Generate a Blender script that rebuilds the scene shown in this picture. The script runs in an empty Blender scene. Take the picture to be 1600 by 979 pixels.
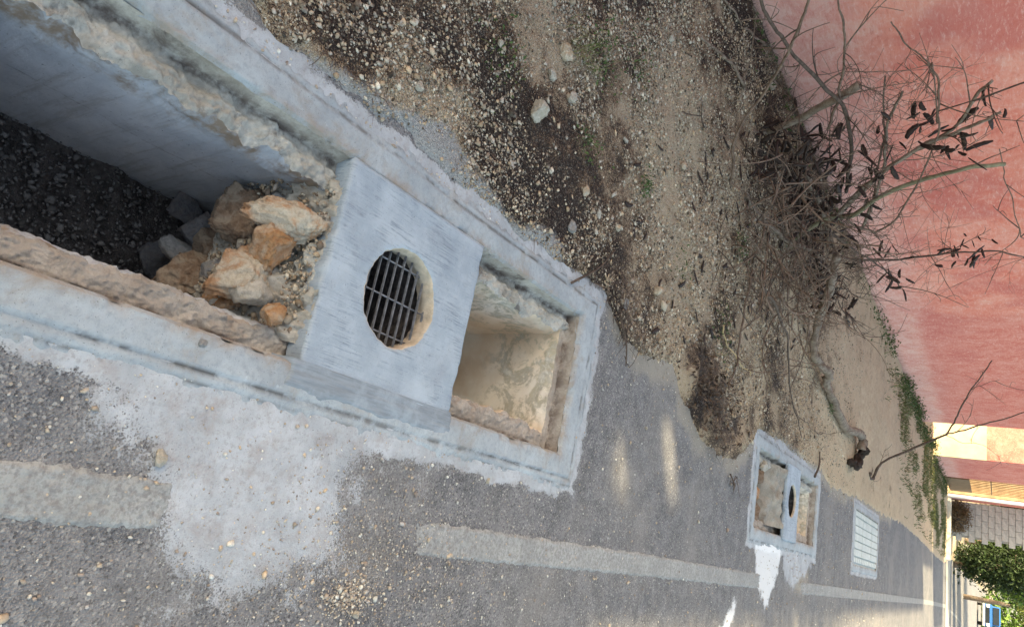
import bpy, bmesh, math, random
import numpy as np
from mathutils import Vector, Matrix
random.seed(7); RNG = np.random.default_rng(7)
S = bpy.context.scene
COL = S.collection

# ------------------------------------------------------------------ camera
FPX, HC = 1100.0, 1.5                       # focal length in photo pixels (1600 wide), eye height
PITCH, YAW = math.radians(34.64), math.radians(18.81)
_c, _s = math.cos(YAW), math.sin(YAW)
_M = np.array([[_c, -_s, 0], [_s, _c, 0], [0, 0, 1.]])
VR = _M @ np.array([1., 0, 0])
VF = _M @ np.array([0, math.cos(PITCH), -math.sin(PITCH)])
VU = _M @ np.array([0, math.sin(PITCH), math.cos(PITCH)])
cam_d = bpy.data.cameras.new('camera'); cam = bpy.data.objects.new('camera', cam_d); COL.objects.link(cam)
cam_d.sensor_width = 36; cam_d.lens = 36 * FPX / 1600; cam_d.clip_start = 0.02; cam_d.clip_end = 1500
m = Matrix.Identity(4)                      # the phone was held upright and the picture lies on its side
for i in range(3):
    m[i][0], m[i][1], m[i][2] = VU[i], -VR[i], -VF[i]
m[2][3] = HC
cam.matrix_world = m
S.camera = cam

# ------------------------------------------------------------------ sky, sun, exposure
SUN_EL, SUN_ROT = math.radians(33), math.radians(240)
w = bpy.data.worlds.new('World'); S.world = w; w.use_nodes = True
sk = w.node_tree.nodes.new('ShaderNodeTexSky'); sk.sky_type = 'NISHITA'; sk.sun_disc = False
sk.sun_elevation = SUN_EL; sk.sun_rotation = SUN_ROT; sk.dust_density = 2.0; sk.ozone_density = 0.6; sk.air_density = 0.8
w.node_tree.links.new(sk.outputs[0], w.node_tree.nodes['Background'].inputs[0])
w.node_tree.nodes['Background'].inputs[1].default_value = 0.15
sd = bpy.data.lights.new('sun', 'SUN'); sd.energy = 3.2; sd.angle = math.radians(1.4); sd.color = (1, .93, .82)
sun = bpy.data.objects.new('sun', sd); COL.objects.link(sun)
TS = Vector((math.sin(SUN_ROT) * math.cos(SUN_EL), math.cos(SUN_ROT) * math.cos(SUN_EL), math.sin(SUN_EL)))
sun.rotation_euler = TS.to_track_quat('Z', 'Y').to_euler(); sun.location = TS * 40
vs = S.view_settings
vs.view_transform = 'Standard'; vs.look = 'None'; vs.gamma = 1; vs.use_curve_mapping = False
vs.exposure = 2.08
vs.use_white_balance = True; vs.white_balance_temperature = 9300; vs.white_balance_tint = 2   # camera white balance set for open shade
S.cycles.use_denoising = True
S.cycles.max_bounces = 6

# ------------------------------------------------------------------ helpers
def ray(x, y): return (y - 489.5) * VR + (x - 800) * VU + FPX * VF
def gnd(x, y, z=0.0):
    d = ray(x, y); t = (z - HC) / d[2]; return np.array([t * d[0], t * d[1], z])
def atX(x, y, X):
    d = ray(x, y); t = X / d[0]; return np.array([X, t * d[1], HC + t * d[2]])
def atY(x, y, Y):
    d = ray(x, y); t = Y / d[1]; return np.array([t * d[0], Y, HC + t * d[2]])
def inview(P, m=120):
    q = P - np.array([0, 0, HC]); f = q @ VF
    px = 800 + FPX * (q @ VU) / f; py = 489.5 + FPX * (q @ VR) / f
    return (f > .1) & (px > -m) & (px < 1600 + m) & (py > -m) & (py < 979 + m)

def _h(ix, iy, iz, k):
    n = (ix.astype(np.int64) * 374761393 + iy.astype(np.int64) * 668265263 + iz.astype(np.int64) * 2147483647 + k * 974634721) & 0xffffffff
    n = ((n ^ (n >> 13)) * 1274126177) & 0xffffffff
    n = ((n ^ (n >> 16)) * 2246822519) & 0xffffffff
    return ((n ^ (n >> 15)) & 0xffff) / 65535.0 * 2 - 1
def noise(x, y, z=0.0, k=0):
    x, y, z = np.broadcast_arrays(np.asarray(x, float), np.asarray(y, float), np.asarray(z, float))
    ix, iy, iz = np.floor(x), np.floor(y), np.floor(z)
    fx, fy, fz = x - ix, y - iy, z - iz
    ux, uy, uz = [t * t * t * (t * (t * 6 - 15) + 10) for t in (fx, fy, fz)]
    r = 0
    for a in (0, 1):
        for b in (0, 1):
            for c in (0, 1):
                wgt = (ux if a else 1 - ux) * (uy if b else 1 - uy) * (uz if c else 1 - uz)
                r = r + wgt * _h(ix + a, iy + b, iz + c, k)
    return r
def fbm(x, y, z=0.0, o=4, k=0, g=.5):
    r, a, f = 0, 1.0, 1.0
    for i in range(o):
        r = r + a * noise(np.asarray(x) * f + 13.7 * i, np.asarray(y) * f - 7.1 * i, np.asarray(z) * f + 3.3 * i, k + i); a *= g; f *= 2.03
    return r
def sstep(a, b, x):
    t = np.clip((x - a) / (b - a), 0, 1); return t * t * (3 - 2 * t)

def tag(o, label=None, cat=None, group=None, kind=None):
    if label: o['label'] = label
    if cat: o['category'] = cat
    if group: o['group'] = group
    if kind: o['kind'] = kind
    return o
def link(name, me, mat, parent=None, smooth=True):
    if mat is not None and not me.materials: me.materials.append(mat)
    if smooth and len(me.polygons): me.polygons.foreach_set('use_smooth', np.ones(len(me.polygons), bool))
    o = bpy.data.objects.new(name, me); COL.objects.link(o)
    if parent is not None: o.parent = parent
    return o
def empty(name, loc=(0, 0, 0)):
    o = bpy.data.objects.new(name, None); o.empty_display_size = .1; o.location = loc; COL.objects.link(o); return o
def meshq(name, V, Fc):
    """mesh from an Nx3 vertex array and an Mx3 / Mx4 face array"""
    V = np.asarray(V, np.float32); Fc = np.asarray(Fc, np.int32); n = Fc.shape[1]
    me = bpy.data.meshes.new(name)
    me.vertices.add(len(V)); me.vertices.foreach_set('co', V.ravel())
    me.loops.add(Fc.size); me.loops.foreach_set('vertex_index', Fc.ravel())
    me.polygons.add(len(Fc)); me.polygons.foreach_set('loop_start', np.arange(0, Fc.size, n, dtype=np.int32))
    me.polygons.foreach_set('loop_total', np.full(len(Fc), n, np.int32))
    me.update(calc_edges=True); return me
def attr(me, name, val):
    val = np.asarray(val, np.float32)
    if val.ndim == 1:
        a = me.attributes.new(name, 'FLOAT', 'POINT'); a.data.foreach_set('value', val)
    else:
        a = me.attributes.new(name, 'FLOAT_COLOR', 'POINT')
        if val.shape[1] == 3: val = np.c_[val, np.ones(len(val), np.float32)]
        a.data.foreach_set('color', val.ravel())
def gridf(nx, ny, keep=None):
    i = np.arange(nx * ny).reshape(ny, nx)
    q = np.stack([i[:-1, :-1], i[:-1, 1:], i[1:, 1:], i[1:, :-1]], -1)
    if keep is not None: q = q[keep]
    return q.reshape(-1, 4)
def surf(name, P, mat, parent=None, keep=None, attrs=None, flip=False):
    """P: ny x nx x 3 lattice -> one mesh; unused vertices dropped"""
    ny, nx = P.shape[:2]; F = gridf(nx, ny, keep); V = P.reshape(-1, 3)
    u, inv = np.unique(F, return_inverse=True); F = inv.reshape(-1, 4); V = V[u]
    if flip: F = F[:, ::-1]
    me = meshq(name, V, F)
    for k, a in (attrs or {}).items():
        a = np.asarray(a); attr(me, k, a.reshape(ny * nx, -1)[u] if a.ndim == 3 else a.ravel()[u])
    return link(name, me, mat, parent)
def lines(*seg):
    """break points a..b with spacing d, chained"""
    out = []
    for a, b, d in seg: out.append(np.linspace(a, b, max(2, int(round((b - a) / d)) + 1))[:-1])
    out.append([seg[-1][1]]); return np.concatenate(out)
def boxm(name, x0, x1, y0, y1, z0, z1, bev=0.0):
    bm = bmesh.new(); bmesh.ops.create_cube(bm, size=1)
    bmesh.ops.scale(bm, vec=(x1 - x0, y1 - y0, z1 - z0), verts=bm.verts)
    bmesh.ops.translate(bm, vec=((x0 + x1) / 2, (y0 + y1) / 2, (z0 + z1) / 2), verts=bm.verts)
    if bev: bmesh.ops.bevel(bm, geom=bm.edges[:], offset=bev, segments=2, affect='EDGES')
    me = bpy.data.meshes.new(name); bm.to_mesh(me); bm.free(); return me
def box(name, x0, x1, y0, y1, z0, z1, mat, parent=None, bev=0.0):
    return link(name, boxm(name, x0, x1, y0, y1, z0, z1, bev), mat, parent, smooth=False)
def spline(pts, n):
    """Catmull-Rom through control points (k x d)"""
    p = np.asarray(pts, float); p = np.vstack([2 * p[0] - p[1], p, 2 * p[-1] - p[-2]])
    t = np.linspace(0, len(p) - 3 - 1e-6, n); i = t.astype(int); f = (t - i)[:, None]
    a, b, c, d = p[i], p[i + 1], p[i + 2], p[i + 3]
    return .5 * (2 * b + (c - a) * f + (2 * a - 5 * b + 4 * c - d) * f ** 2 + (3 * b - a - 3 * c + d) * f ** 3)
def tubeVF(path, rad, sides=6, rough=0.0, k=0):
    P = np.asarray(path, float); n = len(P); rad = np.broadcast_to(rad, (n,))
    T = np.gradient(P, axis=0); T /= np.linalg.norm(T, axis=1)[:, None] + 1e-9
    ref = np.array([0.31, .17, .93]); A = np.cross(T, ref); A /= np.linalg.norm(A, axis=1)[:, None] + 1e-9
    B = np.cross(T, A); th = np.linspace(0, 2 * np.pi, sides, endpoint=False)
    R = rad[:, None] * np.ones(sides)
    if rough: R = R * (1 + rough * fbm(np.cos(th)[None] * 1.2 + np.arange(n)[:, None] * .35, np.sin(th)[None] * 1.2, k * 3.1, 3, k))
    V = P[:, None] + A[:, None] * (np.cos(th)[None, :, None] * R[..., None]) + B[:, None] * (np.sin(th)[None, :, None] * R[..., None])
    V = np.vstack([V.reshape(-1, 3), P[:1], P[-1:]])
    i = np.arange(n * sides).reshape(n, sides); j = np.roll(i, -1, 1)
    F = np.stack([i[:-1], j[:-1], j[1:], i[1:]], -1).reshape(-1, 4)
    c0, c1 = n * sides, n * sides + 1
    F = np.vstack([F, np.stack([j[0], i[0], np.full(sides, c0), np.full(sides, c0)], -1), np.stack([i[-1], j[-1], np.full(sides, c1), np.full(sides, c1)], -1)])
    return V, F
def mixmesh(name, parts):
    """parts: list of (V, F4) where degenerate quads (last two equal) become triangles"""
    vs_, fs, off = [], [], 0
    for V, F in parts:
        vs_.append(V); fs += [tuple(int(q) + off for q in (f[:3] if f[2] == f[3] else f)) for f in F]; off += len(V)
    me = bpy.data.meshes.new(name); me.from_pydata(np.vstack(vs_).tolist(), [], fs); me.update(); return me

# ---- node helpers
class NT:
    def __init__(s, name):
        s.m = bpy.data.materials.new(name); s.m.use_nodes = True; s.t = s.m.node_tree; s.n = s.t.nodes
        s.b = s.n['Principled BSDF']; s.b.inputs['Roughness'].default_value = .9; s.b.inputs['Specular IOR Level'].default_value = .25
        s.tc = s.n.new('ShaderNodeTexCoord').outputs['Object']
    def node(s, ty, **kw):
        n = s.n.new(ty)
        for k, v in kw.items(): setattr(n, k, v)
        return n
    def set(s, sock, v):
        if isinstance(v, bpy.types.NodeSocket): s.t.links.new(v, sock)
        elif isinstance(v, (tuple, list)) and len(v) == 3 and sock.type == 'RGBA': sock.default_value = (*v, 1)
        else: sock.default_value = v
    def mapping(s, scale=(1, 1, 1), rot=(0, 0, 0), src=None):
        n = s.node('ShaderNodeMapping'); s.set(n.inputs['Vector'], src or s.tc); n.inputs['Scale'].default_value = scale; n.inputs['Rotation'].default_value = rot
        return n.outputs[0]
    def noise(s, scale, detail=6, rough=.6, vec=None, dist=0.0):
        n = s.node('ShaderNodeTexNoise'); s.set(n.inputs['Vector'], vec or s.tc)
        n.inputs['Scale'].default_value = scale; n.inputs['Detail'].default_value = detail; n.inputs['Roughness'].default_value = rough; n.inputs['Distortion'].default_value = dist
        return n.outputs['Fac']
    def vor(s, scale, out='Distance', vec=None, feat='F1'):
        n = s.node('ShaderNodeTexVoronoi', feature=feat); s.set(n.inputs['Vector'], vec or s.tc); n.inputs['Scale'].default_value = scale
        return n.outputs[out]
    def ramp(s, f, a, b, c0=0.0, c1=1.0):
        n = s.node('ShaderNodeMapRange', interpolation_type='SMOOTHSTEP'); s.set(n.inputs[0], f)
        for i, v in enumerate((a, b, c0, c1)): n.inputs[i + 1].default_value = v
        return n.outputs[0]
    def mix(s, f, a, b, mode='MIX'):
        n = s.node('ShaderNodeMix', data_type='RGBA', blend_type=mode); s.set(n.inputs['Factor'], f); s.set(n.inputs['A'], a); s.set(n.inputs['B'], b)
        return n.outputs['Result']
    def math(s, op, a, b=0.0):
        n = s.node('ShaderNodeMath', operation=op); s.set(n.inputs[0], a); s.set(n.inputs[1], b); return n.outputs[0]
    def attr(s, name, out='Fac'):
        return s.node('ShaderNodeAttribute', attribute_name=name).outputs[out]
    def sep(s):
        n = s.node('ShaderNodeSeparateXYZ'); s.set(n.inputs[0], s.tc); return n.outputs
    def bump(s, h, strength, dist, prev=None):
        n = s.node('ShaderNodeBump'); n.inputs['Strength'].default_value = strength; n.inputs['Distance'].default_value = dist; s.set(n.inputs['Height'], h)
        if prev: s.set(n.inputs['Normal'], prev)
        return n.outputs[0]
    def done(s, col, nrm=None, rough=None, **kw):
        s.set(s.b.inputs['Base Color'], col)
        if nrm: s.set(s.b.inputs['Normal'], nrm)
        if rough is not None: s.set(s.b.inputs['Roughness'], rough)
        for k, v in kw.items(): s.set(s.b.inputs[k], v)
        return s.m
def simple(name, col, var=.25, scale=20, rough=.85, bump=.3, bd=.004, **kw):
    t = NT(name); n = t.noise(scale); n2 = t.noise(scale * 6, 4)
    c = t.mix(t.ramp(n, .3, .7), tuple(v * (1 - var) for v in col), tuple(min(1, v * (1 + var)) for v in col))
    return t.done(c, t.bump(n2, bump, bd) if bump else None, rough, **kw)
M = {}

# asphalt: dusty grey binder with pale and dark aggregate grains
t = NT('asphalt'); wv = t.mix(.012, t.tc, t.node('ShaderNodeTexNoise').outputs['Color']); v1 = t.vor(210, 'Color', wv); d1 = t.vor(210, 'Distance', wv); vb = t.node('ShaderNodeSeparateColor'); t.set(vb.inputs[0], t.vor(105, 'Color', wv)); db = t.vor(105, 'Distance', wv); d2 = t.vor(330); g = t.node('ShaderNodeSeparateColor'); t.set(g.inputs[0], v1)
big = t.noise(1.1, 5, .6); mid = t.noise(9, 6, .65); fine = t.noise(260, 3, .6)
c = t.mix(t.ramp(mid, .3, .7), (.135, .134, .142), (.245, .24, .246))
c = t.mix(t.math('MULTIPLY', t.ramp(g.outputs[0], .62, .95), .5), c, (.40, .38, .355))
c = t.mix(t.math('MULTIPLY', t.ramp(g.outputs[1], .72, .9), .6), c, (.04, .038, .043))
c = t.mix(t.math('MULTIPLY', t.ramp(t.noise(420, 2, .5), .6, .72), .55), c, (.44, .42, .39))
c = t.mix(t.math('MULTIPLY', t.math('MULTIPLY', t.ramp(vb.outputs[0], .86, .9), t.ramp(db, .5, .3)), .75), c, (.46, .44, .41))
c = t.mix(t.math('MULTIPLY', t.ramp(big, .42, .7), .45), c, (.33, .305, .28))
du = t.attr('dust'); c = t.mix(t.ramp(t.math('ADD', du, t.math('MULTIPLY', t.math('SUBTRACT', t.noise(120, 4, .7), .5), 1.0)), .35, .8, 0, .75), c, (.40, .355, .295))
grain = t.math('ADD', t.math('MULTIPLY', t.math('SUBTRACT', t.noise(60, 8, .85), .5), 1.9), t.math('MULTIPLY', t.math('SUBTRACT', d1, .35), .6))
cm = t.ramp(t.math('ADD', t.attr('cement'), grain), .38, .66); wm = t.ramp(t.math('ADD', t.attr('white'), t.math('MULTIPLY', grain, .6)), .3, .75)
cc = t.mix(t.ramp(t.noise(6, 7, .7), .3, .7), (.355, .375, .395), (.495, .515, .54)); cc = t.mix(t.math('MULTIPLY', t.ramp(t.noise(14, 7, .75), .46, .68), .6), cc, (.33, .29, .275)); cc = t.mix(t.math('MULTIPLY', t.ramp(t.noise(60, 5, .75), .5, .68), .45), cc, (.24, .225, .22))
cc = t.mix(t.math('MULTIPLY', t.ramp(t.noise(220, 3, .6), .62, .72), .55), cc, (.17, .15, .14))
c = t.mix(cm, c, cc); c = t.mix(wm, c, (.78, .785, .79))
nb = t.bump(t.mix(t.math('MULTIPLY', cm, .8), d1, (.3, .3, .3)), .8, .006); nb = t.bump(fine, .5, .003, nb)
M['asphalt'] = t.done(c, nb, .92)

# far soil sheet
M['soil_far'] = simple('soil_far', (.27, .23, .17), .3, 1.5)

# verge soil: pale sandy grit and near-black humus, placed by the mesh attributes
t = NT('verge_soil'); dk = t.attr('dark'); ce = t.attr('cement'); sa = t.attr('sand')
n1 = t.noise(14, 8, .7); n2 = t.noise(90, 5, .7); v = t.vor(210, 'Color'); g = t.node('ShaderNodeSeparateColor'); t.set(g.inputs[0], v); vd = t.vor(210)
f = t.math('ADD', dk, t.math('MULTIPLY', t.math('SUBTRACT', n1, .5), 1.2)); f = t.math('ADD', f, t.math('MULTIPLY', t.math('SUBTRACT', n2, .5), 2.0)); f = t.math('ADD', f, t.math('MULTIPLY', t.math('SUBTRACT', t.noise(240, 4, .8), .5), 2.6)); f = t.ramp(f, .15, .95)
pale = t.mix(t.ramp(n2, .3, .7), (.44, .32, .21), (.64, .50, .36))
pale = t.mix(t.math('MULTIPLY', t.ramp(g.outputs[0], .55, .9), .7), pale, (.66, .58, .48))
pale = t.mix(t.math('MULTIPLY', sa, .9), pale, t.mix(t.ramp(n1, .3, .7), (.70, .51, .335), (.84, .67, .48)))
dark = t.mix(t.ramp(n2, .35, .7), (.022, .015, .014), (.085, .06, .05))
dark = t.mix(t.math('MULTIPLY', t.ramp(g.outputs[1], .8, .95), .6), dark, (.35, .30, .25))
brown = t.mix(n1, (.20, .115, .066), (.32, .20, .122)); c = t.mix(t.ramp(f, 0, .5), pale, brown); c = t.mix(t.ramp(f, .45, .85), c, dark); c = t.mix(t.ramp(t.math('ADD', ce, t.math('MULTIPLY', t.math('SUBTRACT', n2, .5), .7)), .35, .75), c, (.50, .49, .48))
nb = t.bump(vd, 1.0, .008); nb = t.bump(n2, .8, .025, nb)
M['verge'] = t.done(c, nb, .95)

# concretes
def concrete(name, a, b, dirt, dirt_amt=.35, sc=1.0, bstr=.4, dsc=6):
    t = NT(name); n1 = t.noise(5 * sc, 7, .65); n2 = t.noise(60 * sc, 6, .7); n3 = t.noise(dsc, 6, .7, dist=.6); p = t.vor(120 * sc)
    c = t.mix(t.ramp(n1, .3, .7), a, b)
    c = t.mix(t.math('MULTIPLY', t.ramp(n2, .35, .75), .35), c, tuple(v * .6 for v in a))
    c = t.mix(t.math('MULTIPLY', t.ramp(n3, .5, .72), dirt_amt), c, dirt)
    c = t.mix(t.math('MULTIPLY', t.math('MULTIPLY', t.attr('slot'), t.ramp(t.noise(11, 5, .7), .38, .6)), .85), c, (.075, .045, .035))
    c = t.mix(t.math('MULTIPLY', t.ramp(t.noise(300, 2), .66, .74), .6), c, (.07, .065, .06))
    return t.done(c, t.bump(n2, bstr, .006, t.bump(t.noise(420, 3), .35, .002)), .88)
def rim_mat():
    t = NT('rim_concrete'); n1 = t.noise(4, 7, .65); n2 = t.noise(55, 6, .7); n3 = t.noise(7, 7, .75, dist=.5)
    c = t.mix(t.ramp(n1, .3, .7), (.315, .35, .375), (.435, .475, .50))
    c = t.mix(t.math('MULTIPLY', t.ramp(n2, .42, .72), .5), c, (.225, .25, .27))
    c = t.mix(t.math('MULTIPLY', t.ramp(n3, .50, .68), .55), c, (.31, .275, .235))
    c = t.mix(t.math('MULTIPLY', t.ramp(t.noise(33, 6, .75), .60, .72), .6), c, (.51, .56, .595))
    ln = t.math('MULTIPLY', t.attr('line'), t.ramp(t.noise(9, 4, .7), .42, .60)); c = t.mix(t.math('MULTIPLY', ln, .85), c, (.07, .06, .055))
    ed = t.math('MULTIPLY', t.attr('edge'), t.ramp(n3, .35, .65)); c = t.mix(t.math('MULTIPLY', ed, .7), c, (.30, .225, .165))
    c = t.mix(t.math('MULTIPLY', t.ramp(t.noise(240, 2), .65, .72), .6), c, (.07, .065, .06))
    return t.done(c, t.bump(n2, .5, .006, t.bump(t.noise(380, 3), .5, .002)), .88)
M['rim'] = rim_mat()
M['ledge'] = concrete('ledge_concrete', (.36, .31, .265), (.53, .475, .42), (.22, .145, .10), .65, 1.6, 1.0, 9)
M['ledge_pale'] = concrete('ledge_pale_mortar', (.36, .33, .285), (.58, .55, .50), (.07, .05, .045), .85, 1.6, 1.0, 7)
M['wall_grey'] = concrete('basin_wall_grey', (.44, .465, .505), (.58, .605, .64), (.30, .27, .25), .65, .8, .6, 5)
M['mortar'] = concrete('rough_mortar', (.38, .345, .295), (.58, .55, .49), (.27, .18, .11), .55, 2, 1.0, 12)
M['spill'] = concrete('cement_spill', (.50, .50, .51), (.64, .64, .64), (.40, .35, .32), .5, 1.0, .4, 7)
M['spill_white'] = concrete('white_spill', (.72, .73, .74), (.84, .84, .83), (.5, .47, .42), .2)
t = NT('basin_wall_grey'); n1 = t.noise(4, 7, .7); n2 = t.noise(45, 7, .75); dr = t.noise(1, 6, .7, t.mapping((26, 26, 2.2)), .3); x, y, z = t.sep()
c = t.mix(t.ramp(n1, .3, .7), (.42, .45, .49), (.60, .62, .65)); c = t.mix(t.math('MULTIPLY', t.ramp(dr, .5, .68), .5), c, (.29, .275, .26)); c = t.mix(t.math('MULTIPLY', t.ramp(n2, .55, .7), .45), c, (.24, .24, .25))
c = t.mix(t.math('MULTIPLY', t.ramp(t.noise(95, 5, .7), .64, .70), .8), c, (.06, .06, .07))
rs = t.math('MULTIPLY', t.ramp(t.math('ADD', z, t.math('MULTIPLY', t.math('SUBTRACT', n1, .5), .12)), -.17, -.10), t.ramp(t.noise(6, 5, .7), .45, .6)); c = t.mix(t.math('MULTIPLY', rs, .8), c, (.27, .17, .09))
ln = t.math('ABSOLUTE', t.math('SUBTRACT', z, -.36)); c = t.mix(t.math('MULTIPLY', t.math('MULTIPLY', t.ramp(ln, .006, .001), t.ramp(n2, .4, .6)), .5), c, (.17, .16, .16))
M['wall_grey'] = t.done(c, t.bump(n2, .7, .008, t.bump(dr, .3, .006)), .9)
# tan silted wall with dark mould towards one side of the pit
t = NT('basin_wall_tan'); n1 = t.noise(7, 7, .7, dist=.8); n2 = t.noise(38, 7, .75); n3 = t.noise(3.2, 4, .6)
c = t.mix(t.ramp(n3, .35, .65), (.72, .57, .42), (.86, .79, .68))
x, y, z = t.sep()
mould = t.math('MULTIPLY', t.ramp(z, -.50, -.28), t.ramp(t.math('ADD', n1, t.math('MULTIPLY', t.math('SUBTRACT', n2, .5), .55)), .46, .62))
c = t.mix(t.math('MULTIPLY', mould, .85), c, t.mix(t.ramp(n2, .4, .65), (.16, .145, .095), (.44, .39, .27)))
c = t.mix(t.math('MULTIPLY', t.ramp(n1, .52, .70), .7), c, (.84, .81, .74))
M['wall_tan'] = t.done(c, t.bump(n2, .5, .006, t.bump(t.noise(150, 4), .4, .003)), .9)
# slab: pale blue-grey with broom strokes along the drain and a damp right end
t = NT('slab_concrete'); st = t.mapping((170, 9, 20), (0, 0, math.radians(-7))); ns = t.noise(1, 6, .7, st, .25); n1 = t.noise(6, 6, .65); n2 = t.noise(80, 5, .7)
c = t.mix(t.ramp(n1, .3, .7), (.30, .355, .41), (.425, .485, .54)); c = t.mix(t.math('MULTIPLY', t.math('MULTIPLY', t.ramp(ns, .46, .66), t.ramp(t.noise(9, 6, .75), .4, .66)), .95), c, (.175, .215, .255))
c = t.mix(t.math('MULTIPLY', t.ramp(n2, .6, .78), .4), c, (.22, .21, .20)); c = t.mix(t.math('MULTIPLY', t.ramp(t.noise(3.3, 6, .7), .5, .68), .45), c, (.29, .31, .34)); c = t.mix(t.math('MULTIPLY', t.ramp(t.noise(200, 3), .64, .72), .7), c, (.10, .095, .09))
M['slab'] = t.done(c, t.bump(ns, .7, .005, t.bump(n2, .5, .004)), .88)
t = NT('damp_mortar'); ns = t.noise(1, 6, .75, t.mapping((110, 9, 20), (0, 0, math.radians(-3)))); n1 = t.noise(11, 7, .7)
c = t.mix(t.ramp(ns, .3, .7), (.19, .215, .24), (.27, .305, .335)); c = t.mix(t.math('MULTIPLY', t.ramp(n1, .44, .66), .85), c, (.325, .37, .41))
M['damp'] = t.done(c, t.bump(n1, .5, .006), .75)
M['hole_tan'] = simple('hole_tan', (.55, .46, .36), .2, 25, .9, .7, .006)
M['steel'] = simple('galvanised_steel', (.22, .225, .24), .35, 40, .55, .2, .001, Metallic=.3)
M['silt'] = simple('dark_silt', (.115, .10, .095), .5, 30, .95, .9, .02)

# painted line
t = NT('worn_paint'); n2 = t.noise(70, 6, .75); n1 = t.noise(5, 5, .6); v = t.vor(150, 'Color'); g = t.node('ShaderNodeSeparateColor'); t.set(g.inputs[0], v)
c = t.mix(t.ramp(n1, .3, .7), (.30, .305, .295), (.40, .40, .385)); c = t.mix(t.math('MULTIPLY', t.ramp(n2, .42, .62), .75), c, (.21, .20, .195))
c = t.mix(t.math('MULTIPLY', t.ramp(g.outputs[0], .7, .9), .4), c, (.18, .17, .17))
M['paint'] = t.done(c, t.bump(t.vor(210), .35, .004), .9)

# faded red limewash
t = NT('red_limewash'); n0 = t.noise(.55, 4, .6); n1 = t.noise(1.7, 8, .68, dist=.5); n2 = t.noise(5.0, 9, .78, dist=.7); n3 = t.noise(60, 5, .7)
x, y, z = t.sep()
c = t.mix(t.ramp(n1, .32, .68), (.74, .205, .15), (.81, .32, .25))
c = t.mix(t.math('MULTIPLY', t.ramp(n2, .44, .64), .42), c, (.80, .47, .40)); c = t.mix(t.math('MULTIPLY', t.ramp(t.noise(16, 6, .75, t.mapping((1, .6, 1.6), (.5, 0, 0))), .5, .7), .3), c, (.80, .56, .52))
c = t.mix(t.math('MULTIPLY', t.ramp(n2, .46, .30), .55), c, (.55, .15, .125))
low = t.ramp(t.math('ADD', z, t.math('MULTIPLY', t.math('SUBTRACT', n1, .5), .8)), .95, .25)
c = t.mix(t.math('MULTIPLY', low, .45), c, t.mix(t.ramp(n2, .35, .65), (.60, .38, .36), (.72, .57, .55)))
c = t.mix(t.math('MULTIPLY', t.math('MULTIPLY', t.ramp(n0, .5, .6), t.ramp(z, .45, .75)), .6), c, (.55, .13, .12))
pt = t.math('MULTIPLY', t.ramp(t.math('ADD', y, t.math('MULTIPLY', t.math('SUBTRACT', n1, .5), .8)), 10.7, 11.1), t.ramp(t.math('ADD', z, t.math('MULTIPLY', t.math('SUBTRACT', n1, .5), .5)), .42, .6)); c = t.mix(t.math('MULTIPLY', pt, .6), c, t.mix(t.ramp(n2, .35, .7), (.58, .13, .11), (.72, .29, .25)))
br = t.noise(30, 7, .8, t.mapping((1, .35, 1.5), (.7, 0, 0)), .5); c = t.mix(t.math('MULTIPLY', t.ramp(br, .52, .64), .45), c, (.86, .60, .54)); c = t.mix(t.math('MULTIPLY', t.ramp(br, .47, .36), .45), c, (.58, .14, .105))
foot = t.ramp(t.math('ADD', z, t.math('MULTIPLY', t.math('SUBTRACT', n2, .5), .35)), .22, .02)
c = t.mix(t.math('MULTIPLY', foot, .6), c, (.26, .20, .18))
M['red'] = t.done(c, t.bump(n2, .5, .015, t.bump(br, .5, .008, t.bump(n3, .4, .005))), .92)
M['cream'] = simple('cream_render', (.66, .54, .36), .12, 3)
M['block'] = simple('concrete_block', (.46, .45, .43), .2, 8, .9, .6)
M['joint'] = simple('block_mortar', (.30, .29, .27), .2, 20)
M['brown_metal'] = simple('brown_gate_sheet', (.17, .095, .05), .2, 6, .6, .1)
M['ochre'] = simple('ochre_boards', (.36, .26, .165), .25, 5, .7, .2)
M['white'] = simple('white_paint', (.78, .77, .74), .06, 6, .6, .1)
M['kerb'] = simple('kerb_concrete', (.50, .48, .43), .2, 5)
M['sunlit_pave'] = simple('sunlit_pavement', (.44, .41, .35), .2, 2)

# wood, pods, plants
t = NT('grey_bark'); n1 = t.noise(18, 7, .7); n2 = t.noise(90, 5, .7, t.mapping((1, 1, 1)))
c = t.mix(t.ramp(n1, .35, .65), (.15, .105, .078), (.31, .25, .20)); c = t.mix(t.math('MULTIPLY', t.ramp(n2, .6, .75), .5), c, (.09, .07, .055))
M['bark'] = t.done(c, t.bump(n2, .7, .01), .9)
M['bark_dark'] = simple('dark_bark', (.10, .072, .058), .4, 25, .9, .6)
M['bark_olive'] = simple('olive_bark', (.22, .20, .13), .3, 15, .85, .5)
M['twig'] = simple('grey_twig', (.17, .118, .09), .4, 30, .9, 0)
M['pod'] = simple('dark_pod', (.030, .019, .016), .4, 40, .55, .5, .003)
M['cutwood'] = simple('cut_wood', (.50, .36, .20), .2, 60)
def leafmat(name, a, b):
    t = NT(name); n = t.attr('tint'); c = t.mix(n, a, b)
    t.b.inputs['Subsurface Weight'].default_value = 0
    return t.done(c, None, .6)
M['grass'] = leafmat('grass_blades', (.055, .085, .025), (.19, .20, .075))
M['weed'] = leafmat('weed_leaves', (.030, .055, .018), (.09, .14, .045))
M['leaf_dark'] = leafmat('dark_tree_leaves', (.011, .023, .008), (.034, .06, .017))
M['leaf_light'] = leafmat('light_tree_leaves', (.045, .10, .02), (.13, .22, .045))
M['leaf_palm'] = leafmat('palm_leaflets', (.08, .12, .03), (.22, .24, .07))
M['dry_hedge'] = leafmat('dry_hedge_leaves', (.09, .06, .035), (.24, .16, .09))
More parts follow.
